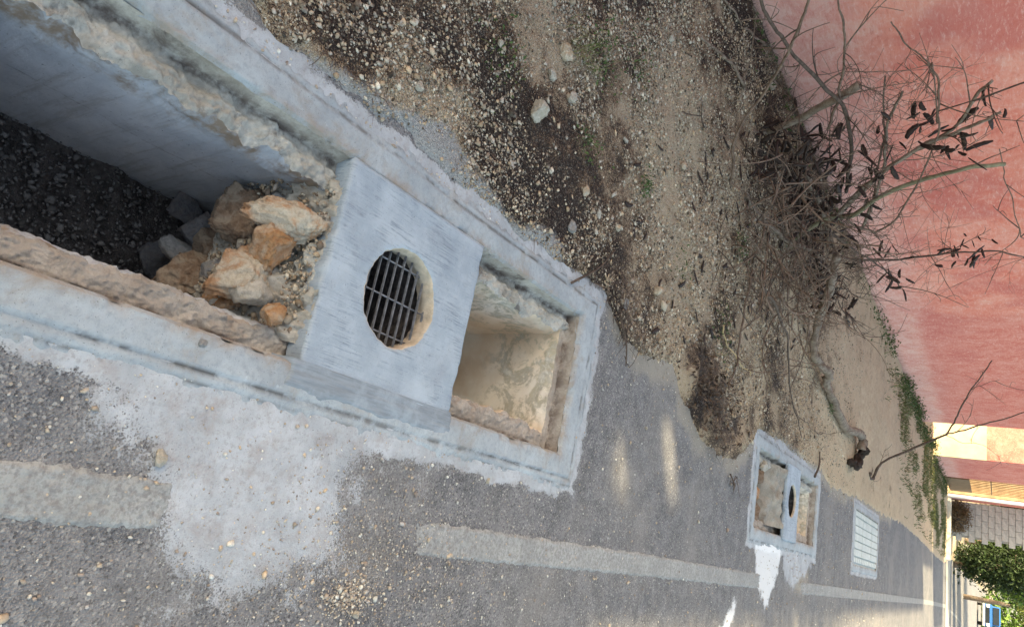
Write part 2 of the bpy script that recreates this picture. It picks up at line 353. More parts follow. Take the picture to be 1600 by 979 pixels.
M['litter'] = leafmat('brown_litter', (.03, .02, .017), (.15, .10, .07))
# stones carry their own colour as an attribute
t = NT('pebble'); c = t.attr('col', 'Color'); n = t.noise(160, 4, .7); c = t.mix(t.math('MULTIPLY', t.ramp(n, .4, .75), .45), c, (.12, .09, .07)); M['pebble'] = t.done(c, t.bump(n, .4, .003), .9)
def rockmat(name, a, b, stain, amt=.8, sc=9):
    t = NT(name); n1 = t.noise(sc, 7, .7, dist=.8); n2 = t.noise(70, 6, .7)
    c = t.mix(t.ramp(n2, .3, .7), a, b); c = t.mix(t.math('MULTIPLY', t.ramp(n1, .44, .6), amt), c, stain)
    c = t.mix(t.math('MULTIPLY', t.ramp(t.noise(25, 5), .6, .75), .4), c, tuple(v * .45 for v in a))
    return t.done(c, t.bump(n2, .9, .01, t.bump(t.noise(22, 6, .7), .6, .02)), .9)
M['rock_cream'] = rockmat('cream_orange_limestone', (.44, .37, .285), (.62, .54, .43), (.43, .19, .075), .75, 8)
M['rock_orange'] = rockmat('orange_stone', (.34, .155, .07), (.47, .26, .13), (.52, .43, .33), .65)
M['rock_brown'] = rockmat('brown_earthy_stone', (.16, .10, .068), (.27, .185, .13), (.36, .30, .235), .6, 14)
M['rock_grey'] = rockmat('grey_stone', (.22, .22, .22), (.34, .335, .33), (.30, .25, .20), .5)
M['rock_dark'] = rockmat('dark_grey_stone', (.12, .12, .13), (.20, .20, .21), (.22, .17, .14), .4)
M['rock_white'] = rockmat('white_limestone', (.40, .36, .30), (.57, .52, .45), (.37, .28, .19), .6)
M['blue_paint'] = simple('blue_car_paint', (.03, .15, .42), .05, 4, .3, 0)
M['glass'] = simple('dark_glass', (.02, .025, .03), .1, 4, .1, 0)
M['tyre'] = simple('tyre_rubber', (.02, .02, .02), .1, 20, .8, 0)
M['chrome'] = simple('bumper_grey', (.35, .36, .37), .1, 10, .4, 0)

# ------------------------------------------------------------------ layout of the three drain boxes
B1 = dict(xl=-.855, xr=-.262, yn=.26, yf=2.55, rw=.152)
B2 = dict(xl=-.80, xr=-.215, yn=5.53, yf=7.70, rw=.14)
B3 = dict(xl=-.83, xr=-.155, yn=10.15, yf=12.26, rw=.12)
# where the dirt meets the road
EY = [-2, .3, .75, 1.09, 1.35, 1.79, 1.95, 2.19, 2.45, 2.72, 2.85, 2.95, 3.21, 3.64, 3.84, 4.23, 4.69, 5.05, 5.3, 5.45, 6.28, 7.2, 7.96, 8.5, 10.3, 12.9, 15.7, 20, 25, 29, 33, 40]
EX = [-1.05, -1.05, -1.04, -.99, -1.02, -1.00, -.98, -1.00, -1.03, -1.03, -.97, -.90, -.87, -.92, -.80, -.62, -.59, -.66, -.80, -.93, -.96, -.93, -.95, -.88, -.98, -1.01, -1.12, -1.10, -1.0, -1.0, -1.5, -2.2]
HOLE = .085                                  # ground sheets stop this far outside each opening
def holed_sheet(name, xb, yb, z, mat, kind='structure', extra=None):
    xs = set(xb); ys = set(yb)
    for b in (B1, B2, B3):
        xs |= {b['xl'] - HOLE, b['xr'] + HOLE}; ys |= {b['yn'] - HOLE, b['yf'] + HOLE}
    xs, ys = np.array(sorted(xs)), np.array(sorted(ys)); X, Y = np.meshgrid(xs, ys)
    cx, cy = np.meshgrid((xs[:-1] + xs[1:]) / 2, (ys[:-1] + ys[1:]) / 2); keep = np.ones(cx.shape, bool)
    for b in (B1, B2, B3):
        keep &= ~((cx > b['xl'] - HOLE) & (cx < b['xr'] + HOLE) & (cy > b['yn'] - HOLE) & (cy < b['yf'] + HOLE))
    Z = np.full(X.shape, z)
    return tag(surf(name, np.stack([X, Y, Z], -1), mat, keep=keep), kind=kind)
holed_sheet('ground', [-400, -20, 20, 400], [-400, -20, 60, 700], -.045, M['soil_far'])

def poly_sd(px, py, poly):
    d = np.full(px.shape, 1e9); ins = np.zeros(px.shape, bool); n = len(poly)
    for i in range(n):
        a, b_ = poly[i], poly[(i + 1) % n]; e = b_ - a; wx, wy = px - a[0], py - a[1]
        t_ = np.clip((wx * e[0] + wy * e[1]) / (e @ e), 0, 1); d = np.minimum(d, np.hypot(wx - e[0] * t_, wy - e[1] * t_))
        c = ((a[1] > py) != (b_[1] > py)); xi = (b_[0] - a[0]) * (py - a[1]) / (b_[1] - a[1] + 1e-12) + a[0]; ins ^= c & (px < xi)
    return np.where(ins, d, -d)
def gpoly(pts): return np.array([gnd(*p)[:2] for p in pts])
SP1 = gpoly([(150, 575), (180, 640), (235, 720), (245, 800), (330, 880), (380, 908), (500, 880), (545, 800), (560, 720), (600, 690), (740, 700), (700, 600), (460, 560)])
SP2 = gpoly([(1180, 840), (1181, 890), (1188, 922), (1197, 945), (1210, 918), (1219, 880), (1222, 840), (1205, 835)])
SP3 = gpoly([(1148, 930), (1140, 960), (1120, 985), (1132, 990), (1146, 965), (1152, 940)])
SP4 = gpoly([(1225, 850), (1225, 900), (1238, 925), (1250, 905), (1268, 885), (1262, 865)])
ys_ = [.2]
while ys_[-1] < 14: ys_.append(ys_[-1] + min(.011 * max(1, ys_[-1] / 1.6), .022 if ys_[-1] < 8 else 9))
ys_ = ys_ + list(np.arange(ys_[-1] + .3, 60, 1.0)) + [80, 140]; ys_ = [-12, -3] + ys_
xs_ = [-1.35, -1.2] + list(np.arange(-1.08, .95, .0125)) + [1.05, 1.3, 2, 4, 6.2]
for b in (B1, B2, B3): xs_ += [b['xl'] - HOLE, b['xr'] + HOLE]; ys_ += [b['yn'] - HOLE, b['yf'] + HOLE]
xs_, ys_ = np.unique(np.round(xs_, 5)), np.unique(np.round(ys_, 5)); X, Y = np.meshgrid(xs_, ys_)
cx, cy = np.meshgrid((xs_[:-1] + xs_[1:]) / 2, (ys_[:-1] + ys_[1:]) / 2); keep = np.ones(cx.shape, bool)
for b in (B1, B2, B3): keep &= ~((cx > b['xl'] - HOLE) & (cx < b['xr'] + HOLE) & (cy > b['yn'] - HOLE) & (cy < b['yf'] + HOLE))
near = (Y < 14) & (Y > -1); wob = fbm(X * 7, Y * 7, 0, 4, 901); wob2 = fbm(X * 26, Y * 26, 0, 3, 905)
def cov(poly, soft, amp): return sstep(-soft, soft, poly_sd(X, Y, poly) + amp * (.035 * wob + .014 * wob2))
cem = .93 * cov(SP1, .11, 1.4); cem = np.maximum(cem, .8 * cov(SP4, .06, 1))
halo = .55 * sstep(-.34, .05, poly_sd(X, Y, SP1) + .12 * wob) * sstep(2.2, 1.7, Y) * sstep(.75, 1.1, Y); cem = np.maximum(cem, halo * (.55 + .6 * wob2))
for b in (B1, B2):                                                   # slurry feathering out from the frames
    D = np.maximum(np.maximum(b['xl'] - X, X - b['xr']), np.maximum((Y - b['yf']) * .8, b['yn'] - Y)); cem = np.maximum(cem, sstep(b['rw'] + .03, b['rw'] - .01, D + .02 * wob + .012 * wob2))
D = np.maximum(np.maximum(B3['xl'] - X, X - B3['xr']), np.maximum(Y - B3['yf'], B3['yn'] - Y)); cem = np.maximum(cem, .8 * sstep(.15, .1, D + .01 * wob))
wht = np.maximum(cov(SP2, .07, 1.2), cov(SP3, .06, 1))
gs = gnd(545, 930); dust = .5 * np.exp(-((X - .2) / .16) ** 2 - ((Y - 1.6) / .3) ** 2) + .8 * np.exp(-((X - .10) / .14) ** 2 - ((Y - 7.3) / .35) ** 2) + .35 * sstep(.1, .6, X) * sstep(3.2, 4.5, Y) * (.4 + .6 * wob)
dust = dust + .2 * sstep(1.9, 3.4, Y) + .55 * sstep(-.22, .0, (np.interp(Y, EY, EX) - X) + .06 * wob) * sstep(2.6, 2.9, Y)
Z = .0015 * fbm(X * 18, Y * 18, 0, 2, 907) * near + .003 * cem * near
road = tag(surf('road', np.stack([X, Y, Z], -1), M['asphalt'], keep=keep, attrs={'cement': np.where(near, cem, 0), 'white': np.where(near, wht, 0), 'dust': np.where(near, dust, 0)}), kind='structure')

# ------------------------------------------------------------------ dirt verge
DARK = [(541, 78, .10, .9), (573, 18, .12, .8), (680, 74, .13, 1), (748, 184, .12, .9), (800, 250, .15, .9), (815, 320, .16, 1), (850, 280, .16, .8), (770, 110, .15, .6), (900, 60, .2, .7),
        (880, 390, .14, 1), (940, 440, .12, 1), (900, 300, .2, .9), (960, 490, .1, .9), (860, 170, .15, .55), (930, 200, .2, .6), (970, 300, .18, .5), (620, 30, .12, .6), (1000, 40, .25, .5),
        (1150, 20, .22, 1), (1175, 90, .22, 1), (1200, 170, .25, .9), (1130, 110, .25, .6), (1215, 240, .35, .9), (1250, 300, .45, .9), (1180, 300, .3, .6), (1230, 420, .35, .6), (1120, 190, .25, .4),
        (1080, 560, .14, .9), (1095, 610, .16, 1.1), (1110, 660, .12, 1), (1085, 640, .10, 1), (1125, 520, .2, .5), (1205, 560, .2, .7), (1195, 660, .1, 1), (1215, 665, .08, .9), (1230, 600, .25, .4), (1000, 430, .15, .4)]
PALE = [(1040, 300, .35), (1060, 150, .35), (1080, 420, .3), (1010, 220, .2), (1040, 520, .25), (700, 150, .12), (640, 90, .12), (520, 110, .15)]
def fields(X, Y):
    s = np.interp(Y, EY, EX) - X
    wob = fbm(X * 7, Y * 7, 0, 4, 3)
    z = -.018 + .034 * sstep(-.05, .06, s + .03 * wob) + .016 * sstep(.1, 1.2, s) + .05 * sstep(2.0, 2.9, s)
    z = z + .012 * fbm(X * 3, Y * 3, 0, 3, 5) * sstep(0, .3, s) + .006 * fbm(X * 22, Y * 22, 0, 3, 9) * sstep(-.05, .1, s)
    dk = .34 + .26 * fbm(X * 2.1, Y * 2.1, 0, 4, 21) + .30 * fbm(X * 8, Y * 5, 0, 4, 23, .7)
    for px, py, r, a in DARK:
        g_ = gnd(px, py); r = r * 1.35; dk = dk + a * .5 * np.exp(-((X - g_[0]) ** 2 + (Y - g_[1]) ** 2) / r ** 2)
    for px, py, r in PALE:
        g_ = gnd(px, py); dk = dk - .5 * np.exp(-((X - g_[0]) ** 2 + (Y - g_[1]) ** 2) / r ** 2)
    dk = dk - .12 * sstep(4.0, 6.0, Y) * sstep(-2.9, -2.4, X) - .42 * sstep(6.8, 9.0, Y)
    sand = .15 + sstep(2.5, 7.5, Y) * .85 + .2 * fbm(X * 1.5, Y * 1.5, 0, 3, 31)
    return s, z, dk, sand
ys = [-.6]
while ys[-1] < 36: ys.append(ys[-1] + .0125 * max(1, abs(ys[-1]) / 2.0))
ys = np.array(ys); xs = lines((-4.2, -2.6, .03), (-2.6, -.5, .0125)); X, Y = np.meshgrid(xs, ys)
s, z, dk, sand = fields(X, Y)
pile = sum(h * np.exp(-((X - gnd(px, py)[0]) ** 2 + (Y - gnd(px, py)[1]) ** 2) / r ** 2) for px, py, r, h in [(1100, 615, .16, .05), (1075, 580, .12, .03), (1112, 665, .1, .035), (1150, 690, .12, .03)])
z = z + pile * (1 + .5 * fbm(X * 9, Y * 9, 0, 3, 77))
ce = .95 * sstep(.16, -.02, s + .05 * fbm(X * 6, Y * 6, 0, 3, 41)) * sstep(.6, 1.1, Y) * sstep(2.5, 2.0, Y) + .85 * np.exp(-((X + 1.05) ** 2 / .09 ** 2 + (Y - 1.45) ** 2 / .2 ** 2)) + .5 * np.exp(-((X + 1.04) ** 2 / .06 ** 2 + (Y - 2.2) ** 2 / .15 ** 2)) + .6 * sstep(.14, 0, s) * sstep(5.9, 6.2, Y) * sstep(8, 7.7, Y)
for b, d in ((B1, .12), (B2, .08), (B3, .1)):   # never above the rims
    ins = (X > b['xl'] - d) & (X < b['xr'] + .2) & (Y > b['yn'] - d) & (Y < b['yf'] + d); z = np.where(ins, np.minimum(z, -.03), z)
keep = (s[:-1, :-1] > -.25)
for b in (B1, B2, B3):
    cx, cy = X[:-1, :-1], Y[:-1, :-1]; keep &= ~((cx > b['xl'] - .1) & (cx < b['xr'] + .1) & (cy > b['yn'] - .1) & (cy < b['yf'] + .1))
verge = surf('dirt_verge', np.stack([X, Y, z], -1), M['verge'], keep=keep, attrs={'dark': dk, 'cement': ce, 'sand': sand})
tag(verge, kind='structure')
def zdirt(x, y): return float(fields(np.array([x]), np.array([y]))[1][0])

# ------------------------------------------------------------------ loose grit and pebbles (uncountable)
def ico(sub=1):
    bm = bmesh.new(); bmesh.ops.create_icosphere(bm, subdivisions=sub, radius=1); bm.verts.ensure_lookup_table()
    V = np.array([v.co[:] for v in bm.verts]); F = np.array([[v.index for v in f.verts] for f in bm.faces]); bm.free(); return V, F
IV, IF = ico(1)
def scatter(name, P, R, cols, mat, flat=.6):
    n = len(P); T = []
    for k in range(12):
        v = IV * (1 + .28 * RNG.standard_normal((len(IV), 1)).clip(-1.2, 1.2)); T.append(v)
    T = np.array(T)[RNG.integers(0, 12, n)]
    a = RNG.uniform(0, 2 * np.pi, n); sc = R[:, None] * np.stack([RNG.uniform(.8, 1.35, n), RNG.uniform(.6, 1, n), RNG.uniform(flat * .7, flat * 1.2, n)], 1)
    T = T * sc[:, None]; ca, sa_ = np.cos(a)[:, None], np.sin(a)[:, None]
    V = np.stack([T[..., 0] * ca - T[..., 1] * sa_, T[..., 0] * sa_ + T[..., 1] * ca, T[..., 2]], -1) + P[:, None]
    F = IF[None] + (np.arange(n) * len(IV))[:, None, None]
    me = meshq(name, V.reshape(-1, 3), F.reshape(-1, 3)); attr(me, 'col', np.repeat(cols, len(IV), 0))
    return tag(link(name, me, mat, smooth=False), kind='stuff')
PAL = np.array([(.68, .58, .45), (.57, .45, .33), (.76, .69, .57), (.47, .37, .27), (.38, .29, .22), (.62, .46, .31), (.52, .45, .38)])
def palette(n): return PAL[RNG.integers(0, len(PAL), n)] * RNG.uniform(.75, 1.12, (n, 1))
N = 380000
X_ = RNG.uniform(-3.7, -.5, N); Y_ = .35 + 9.5 * RNG.uniform(0, 1, N) ** 1.8
s, z, dk, sand = fields(X_, Y_)
ok = (s > -.02) & inview(np.stack([X_, Y_, z], 1)); cl = fbm(X_ * 4, Y_ * 4, 0, 3, 61)
prob = np.clip(.7 - .25 * np.abs(dk - .35) + .9 * cl, .04, 1) * np.where(dk > .7, .65, 1) * sstep(-.03, .03, s) * (.06 + .94 * sstep(9.0, 4.5, Y_ + .8 * cl))
ok &= RNG.uniform(0, 1, N) < prob
for b in (B1, B2, B3): ok &= ~((X_ > b['xl'] - .15) & (X_ < b['xr'] + .15) & (Y_ > b['yn'] - .15) & (Y_ < b['yf'] + .15))
idx = np.nonzero(ok)[0][:84000]; n = len(idx)
R = np.exp(RNG.normal(math.log(.0036), .42, n)) * np.clip(.85 + Y_[idx] * .10, 1, 1.45)
P = np.stack([X_[idx], Y_[idx], z[idx] + R * .2], 1)
pepper = RNG.uniform(0, 1, n) < np.where(dk[idx] > .6, .10, .14); cols = palette(n) * np.where(pepper, RNG.uniform(.08, .3, n), RNG.uniform(.5, 1.08, n))[:, None] * (np.array([[1, .97, .93]]) ** sstep(1.5, 4, Y_[idx])[:, None])
scatter('verge_gravel', P, R, cols, M['pebble'])
# larger pebbles sprinkled over the verge
N = 1500; X_ = RNG.uniform(-3.6, -.6, N); Y_ = .5 + 9 * RNG.uniform(0, 1, N) ** 1.5; s, z, dk, sand = fields(X_, Y_); ok = (s > .02) & inview(np.stack([X_, Y_, z], 1))
R = np.exp(RNG.normal(math.log(.0078), .36, N)); P = np.stack([X_, Y_, z + R * .25], 1)[ok]
scatter('verge_pebbles', P, R[ok], palette(len(P)), M['pebble'])
# pale crumbs on the asphalt, thickest beside the drain
N = 30000; X_ = RNG.uniform(-1.0, 1.0, N); Y_ = .4 + 13 * RNG.uniform(0, 1, N) ** 1.8; s = np.interp(Y_, EY, EX) - X_
d = np.exp(-((X_ - .2) ** 2 / .14 ** 2 + (Y_ - 1.6) ** 2 / .32 ** 2)) * 2 + 6 * np.exp(-((X_ - gs[0]) ** 2 / .06 ** 2 + (Y_ - gs[1]) ** 2 / .09 ** 2)) + .30 + 1.4 * np.exp(-np.clip(-s, 0, 9) / .07) + .25 * np.exp(-((X_ - .0) ** 2 / .25 ** 2 + (Y_ - 1.6) ** 2 / .5 ** 2)) + .5 * np.exp(-((X_ - .1) ** 2 / .2 ** 2 + (Y_ - 7.1) ** 2 / .3 ** 2))
ok = (RNG.uniform(0, 1, N) < d) & (s < .0) & inview(np.stack([X_, Y_, X_ * 0], 1))
for b in (B1, B2, B3): ok &= ~((X_ > b['xl'] - .1) & (X_ < b['xr'] + .1) & (Y_ > b['yn'] - .1) & (Y_ < b['yf'] + .1))
R = np.exp(RNG.normal(math.log(.0023), .5, N)) * np.clip(.9 + Y_ * .06, 1, 1.5); P = np.stack([X_, Y_, .003 + R * .3], 1)[ok]
scatter('road_crumbs', P, R[ok], palette(len(P)) * np.array([[.95, 1.02, 1.15]]), M['pebble'])

n = 2600; wide = RNG.uniform(0, 1, n) < .72; P = np.stack([gs[0] + RNG.normal(0, 1, n) * np.where(wide, .13, .028) - .05 * wide, gs[1] + RNG.normal(0, 1, n) * np.where(wide, .30, .045) + .12 * wide, np.zeros(n)], 1)
R = np.exp(RNG.normal(math.log(.0018), .5, n)); P[:, 2] = .003 + R * .3; ok = P[:, 0] > -.05
scatter('spilt_grit', P[ok], R[ok], palette(int(ok.sum())) * np.array([[.95, 1.0, 1.08]]), M['pebble'])
# ------------------------------------------------------------------ drain boxes
def fine_lines(a, b, step, marks):
    """grid lines with extra ones close to each mark"""
    L = list(np.arange(a, b + step / 2, step))
    for m_ in marks: L += list(m_ + np.array([-.02, -.016, -.012, -.009, -.006, -.003, 0, .003, .006, .009, .012]))
    L = np.unique(np.round(L, 4)); L = L[(L >= a) & (L <= b)]; return L[np.insert(np.diff(L) > .0012, 0, True)]
def drain_rim(root, b, step, k=0):
    xl, xr, yn, yf, rw = b['xl'], b['xr'], b['yn'], b['yf'], b['rw']
    xs = fine_lines(xl - rw - .05, xr + rw + .05, step, (xl, xr)); ys = fine_lines(yn - .3, yf + rw + .05, step, (yn, yf))
    X, Y = np.meshgrid(xs, ys)
    D = np.maximum(np.maximum(xl - X, X - xr), np.maximum((Y - yf) * .78, yn - Y))
    rag = .010 * fbm(X * 11, Y * 11, 0, 4, k + 4) + .010 * fbm(X * 45, Y * 45, 0, 3, k + 5)
    z = .012 + .0025 * fbm(X * 5, Y * 5, 0, 3, k + 6) + .0012 * fbm(X * 40, Y * 40, 0, 2, k + 3)
    lx = .006 * fbm(X * 2.2, Y * 2.2, 0, 2, k + 9)
    z = z - .008 * np.exp(-((D - .092 + lx) / .0035) ** 2) - .0035 * sstep(.09, .1, D + lx) - .0035 * np.exp(-((D - .122 + lx) / .003) ** 2)
    z = z - .022 * sstep(rw - .05, rw + .02, D + rag)
    chip = np.clip(fbm(X * 16, Y * 16, 0, 3, k + 8) - .35, 0, 1) * sstep(.03, 0, D)
    z = z - .012 * sstep(.010, -.001, D) - .03 * chip
    c = (D[:-1, :-1] + D[1:, 1:] + D[1:, :-1] + D[:-1, 1:]) / 4
    surf('rim', np.stack([X, Y, z], -1), M['rim'], root, keep=(c > -.001) & (c < rw + .03), attrs={'line': np.exp(-((D - .092 + lx) / .006) ** 2) + .7 * np.exp(-((D - .122 + lx) / .004) ** 2), 'edge': sstep(.045, 0, D + .2 * rag)})
def drain_sides(root, b, depth, mats, side_w=.078, far_w=.036, k=0, ds=.0055):
    """each side: recess face, broken ledge and wall below; mats: left ledge, other ledge, near walls, far walls"""
    xl, xr, yn, yf = b['xl'], b['xr'], b['yn'], b['yf']; ym = b.get('ysplit', (yn + yf) / 2)
    def side(org, along, inward, L0, L1, w, ml, mw, amp, kk):
        sg = np.linspace(L0, L1, max(8, int((L1 - L0) / ds))); o1 = sg * 0
        W = w + amp * (.009 * fbm(sg * 3.5, o1, kk, 2, k) + .008 * fbm(sg * 18, o1, kk, 5, k + 1, .65)); W = np.maximum(W, .012)
        zr = -.003 + .001 * fbm(sg * 20, o1, kk, 2, k)
        rows = []                                          # (distance into the pit, height)
        for f in (0, .2, .45, .7, 1): rows.append((-.004 + .012 * f + (f > 0) * .002 * fbm(sg * 25, o1 + f * 3, kk, 3, k + 2), zr + (-.054 - zr) * f))
        for f in np.linspace(.06, 1, 24):
            d = .008 + (W - .008) * f; zz = -.056 + .006 * amp * fbm(sg * 13, d * 13, kk, 4, k + 3) + .0042 * amp * fbm(sg * 48, d * 48, kk, 4, k + 4) + .0035 * amp * fbm(sg * 120, d * 120, kk, 2, k + 8) - .018 * amp * np.clip(fbm(sg * 9, d * 9, kk, 3, k + 9) - .35, 0, 1) + (amp > 1.4) * .014 * sstep(.25, .5, f) - .008 * sstep(.8, 1, f); rows.append((d, zz))
        nl = len(rows)
        zt = rows[-1][1]
        for f in (.15, .35, .6, .8, 1): rows.append((W + (w + .006 - W) * f + .004 * f + .006 * fbm(sg * 34, o1 + f * 4, kk, 4, k + 5), zt + (-.125 - zt) * f))
        for f in np.linspace(.02, 1, 34):
            zz = -.125 + (-depth - .56 + .125) * f; rows.append((w + .010 + .012 * f + .006 * fbm(sg * 4, o1 + zz * 4, kk, 3, k + 6) + .0022 * fbm(sg * 30, o1 + zz * 30, kk, 3, k + 7), o1 + zz))
        P = []
        for d, zz in rows:
            p = np.array(org)[None, :] + np.array(along)[None, :] * sg[:, None] + np.array(inward)[None, :] * (d + o1)[:, None]; P.append(np.c_[p, zz + o1])
        P = np.array(P); slot = np.array([np.exp(-((i - 4.5) / 2.6) ** 2) + 0 * sg for i in range(nl)]); surf('ledge', P[:nl], M[ml], root, attrs={'slot': slot}); surf('wall', P[nl - 1:], M[mw], root)
    ll, lo, mn, mf = mats
    side((xl, 0), (0, 1), (1, 0), yn, ym, side_w + .012, ll, mn, 1.45, 1.1); side((xl, 0), (0, 1), (1, 0), ym, yf, side_w + .012, ll, mf, 1.45, 1.1)
    side((xr, 0), (0, 1), (-1, 0), yn, ym, side_w, lo, mn, 1.1, 2.3); side((xr, 0), (0, 1), (-1, 0), ym, yf, side_w, lo, mf, 1.1, 2.3)
    side((0, yf), (1, 0), (0, -1), xl, xr, far_w, lo, mf, .45, 3.7); side((0, yn), (1, 0), (0, 1), xl, xr, far_w, lo, mn, .5, 4.9)
    gx, gy = np.meshgrid(np.linspace(xl + .04, xr - .04, 40), np.linspace(yn, yf, 150))
    surf('floor', np.stack([gx, gy, -depth + .03 * fbm(gx * 7, gy * 7, 0, 4, k + 13) - .5 * sstep(ym - .25, ym - .1, gy)], -1), M['silt'], root)
def slab(root, x0, x1, y0, y1, zt, th, hc, hr, k=0, mat=None):
    n, nr = 200, 26; th_ = np.linspace(0, 2 * np.pi, n + 1); c, s_ = np.cos(th_), np.sin(th_)
    tx = np.where(c > 0, (x1 - hc[0]) / np.maximum(c, 1e-6), (x0 - hc[0]) / np.minimum(c, -1e-6)); ty = np.where(s_ > 0, (y1 - hc[1]) / np.maximum(s_, 1e-6), (y0 - hc[1]) / np.minimum(s_, -1e-6))
    tb = np.minimum(tx, ty)
    for X0 in (x0, x1):                                                # snap the nearest spoke to each corner
        for Y0 in (y0, y1):
            a = math.atan2(Y0 - hc[1], X0 - hc[0]) % (2 * math.pi); i = int(round(a / (2 * math.pi) * n)); th_[i] = a; tb[i] = math.hypot(X0 - hc[0], Y0 - hc[1])
    c, s_ = np.cos(th_), np.sin(th_)
    hr_ = hr * (1 + .025 * fbm(c * 2, s_ * 2, k, 3, 51) + .018 * fbm(c * 9, s_ * 9, k, 3, 52))
    rows = []
    for r_, z_ in ((hr_ * .97, zt - th), (hr_ * .96, zt - th * .6), (hr_ * .975, zt - th * .25), (hr_ * .99, zt - .005)): rows.append((r_, z_))
    bx, by = hc[0] + c * tb, hc[1] + s_ * tb; rag = np.where((np.abs(by - y1) < .01) | (np.abs(by - y0) < .01), .0025 * fbm(bx * 45, by * 45, k, 4, 57) - .008 * np.clip(fbm(bx * 11, by * 3, k, 3, 58) - .25, 0, 1), 0)
    for f in np.linspace(0, 1, nr): rows.append((hr_ + (tb + rag * sstep(.75, 1, f) - hr_) * f, zt))
    P = []
    for j, (r_, z_) in enumerate(rows):
        x = hc[0] + c * r_; y = hc[1] + s_ * r_; zz = np.full(n + 1, z_)
        if j >= 4: zz = zz + .0018 * fbm(x * 9, y * 9, 0, 3, 53) - (.004 if j in (4, len(rows) - 1) else 0)
        P.append(np.stack([x, y, zz], -1))
    x, y = hc[0] + c * (tb + rag), hc[1] + s_ * (tb + rag)
    e = .006 * fbm(x * 12, y * 12, 0, 4, 54) + .005 * fbm(x * 40, y * 40, 0, 3, 55)
    for dz in (.012, .03, th): P.append(np.stack([x + c * e, y + s_ * e, np.full(n + 1, zt - dz)], -1))
    surf('hole_lining', np.array(P[:5]), M['hole_tan'], root, flip=True)
    return surf('cover_slab', np.array(P[4:]), mat or M['slab'], root, flip=True)
def grating(root, hc, zt, half, nb, nc, rb=.0035):
    parts = []
    for i in range(nc):
        x = hc[0] - half + 2 * half * (i + .5) / nc
        parts.append(tubeVF([(x, hc[1] - half, zt - .004), (x, hc[1] + half, zt - .004)], rb * .95, 8))
    gme = mixmesh('grating', parts); go = link('grating', gme, M['steel'], root)
    base = None
    for i in range(nb):
        y = hc[1] - half + 2 * half * (i + .5) / nb
        if base is None: base = boxm('bar', -half, half, -.0015, .0015, -.005, .005, .001)
        o = link('bar', base, M['steel'], go, smooth=False); o.location = (hc[0], y, zt - .001)
    return go

def dark_shaft(root, hc, z1, z0=-.052):  # dark tube added under each grate to keep light out of the hole
    th = np.linspace(0, 2 * np.pi, 41); zz = np.linspace(z0, z1, 14)
    surf('shaft_side', np.array([np.stack([hc[0] + .172 * np.cos(th), hc[1] + .172 * np.sin(th), np.full(41, z)], -1) for z in zz]), M['silt'], root)
    link('shaft_bottom', mixmesh('shaft_bottom', [tubeVF([(hc[0], hc[1], z1 - .02), (hc[0], hc[1], z1 + .01)], .17, 32)]), M['silt'], root)
# --- first box
b1 = empty('drain_box', (0, 0, 0)); tag(b1, 'nearest open concrete drain box with rubble in one end and a round grated cover slab', 'drain', 'roadside drain boxes')
B1['ysplit'] = 1.5
drain_rim(b1, B1, .0075, k=100)
drain_sides(b1, B1, .68, ('ledge_pale', 'ledge', 'wall_grey', 'wall_tan'), k=200)
HC1 = (-.545, 1.465)
slab(b1, -.862, -.252, 1.165, 1.80, .0155, .07, HC1, .152)
grating(b1, HC1, -.026, .165, 10, 3, .003); dark_shaft(b1, HC1, -.6)
gx, gy = np.meshgrid(np.arange(-.27, -.14, .004), np.arange(1.10, 1.86, .006))      # damp mortar strip over the right rim
e = .012 * fbm(gx * 12, gy * 12, 0, 4, 71)
gz = .0100 * sstep(-.175 + .02, -.225, gx + e) + .0065 + .0012 * fbm(gx * 120, gy * 9, 0, 3, 72) - .03 * sstep(-.195, -.165, gx + e) - .04 * sstep(.03, 0, np.minimum(gy - 1.11, 1.84 - gy) + e)
surf('mortar_strip', np.stack([gx, gy, gz], -1), M['damp'], b1)
gx, gv = np.meshgrid(np.arange(-.79, -.31, .0045), np.linspace(0, 1, 70))        # rough mortar packed against the slab edge
gz = .004 - .36 * gv; r_ = fbm(gx * 9, gz * 9, 0, 4, 73); r2 = np.abs(fbm(gx * 24, gz * 24, 0, 4, 74)); r3 = fbm(gx * 70, gz * 70, 0, 3, 75)
gy = 1.168 - .085 * sstep(.06, .6, gv + .12 * r_) - .03 * np.clip(r_, -1, 1) * sstep(.05, .3, gv) - .025 * r2 * sstep(.0, .15, gv) - .006 * r3 - .05 * sstep(.3, .6, gv) * sstep(-.6, -.42, gx)
surf('mortar_fill', np.stack([gx, gy, gz + .008 * r3], -1), M['mortar'], b1)
N = 3500; X_ = RNG.uniform(-.77, -.34, N); Y_ = RNG.uniform(.33, 1.2, N); R = np.exp(RNG.normal(math.log(.0036), .5, N))
g_ = scatter('floor_gravel', np.stack([X_, Y_, -.665 + .02 * fbm(X_ * 7, Y_ * 7, 0, 3, 213)], 1), R, RNG.uniform(.06, .24, (N, 1)) * np.array([[1, .95, .93]]), M['pebble']); g_.parent = b1

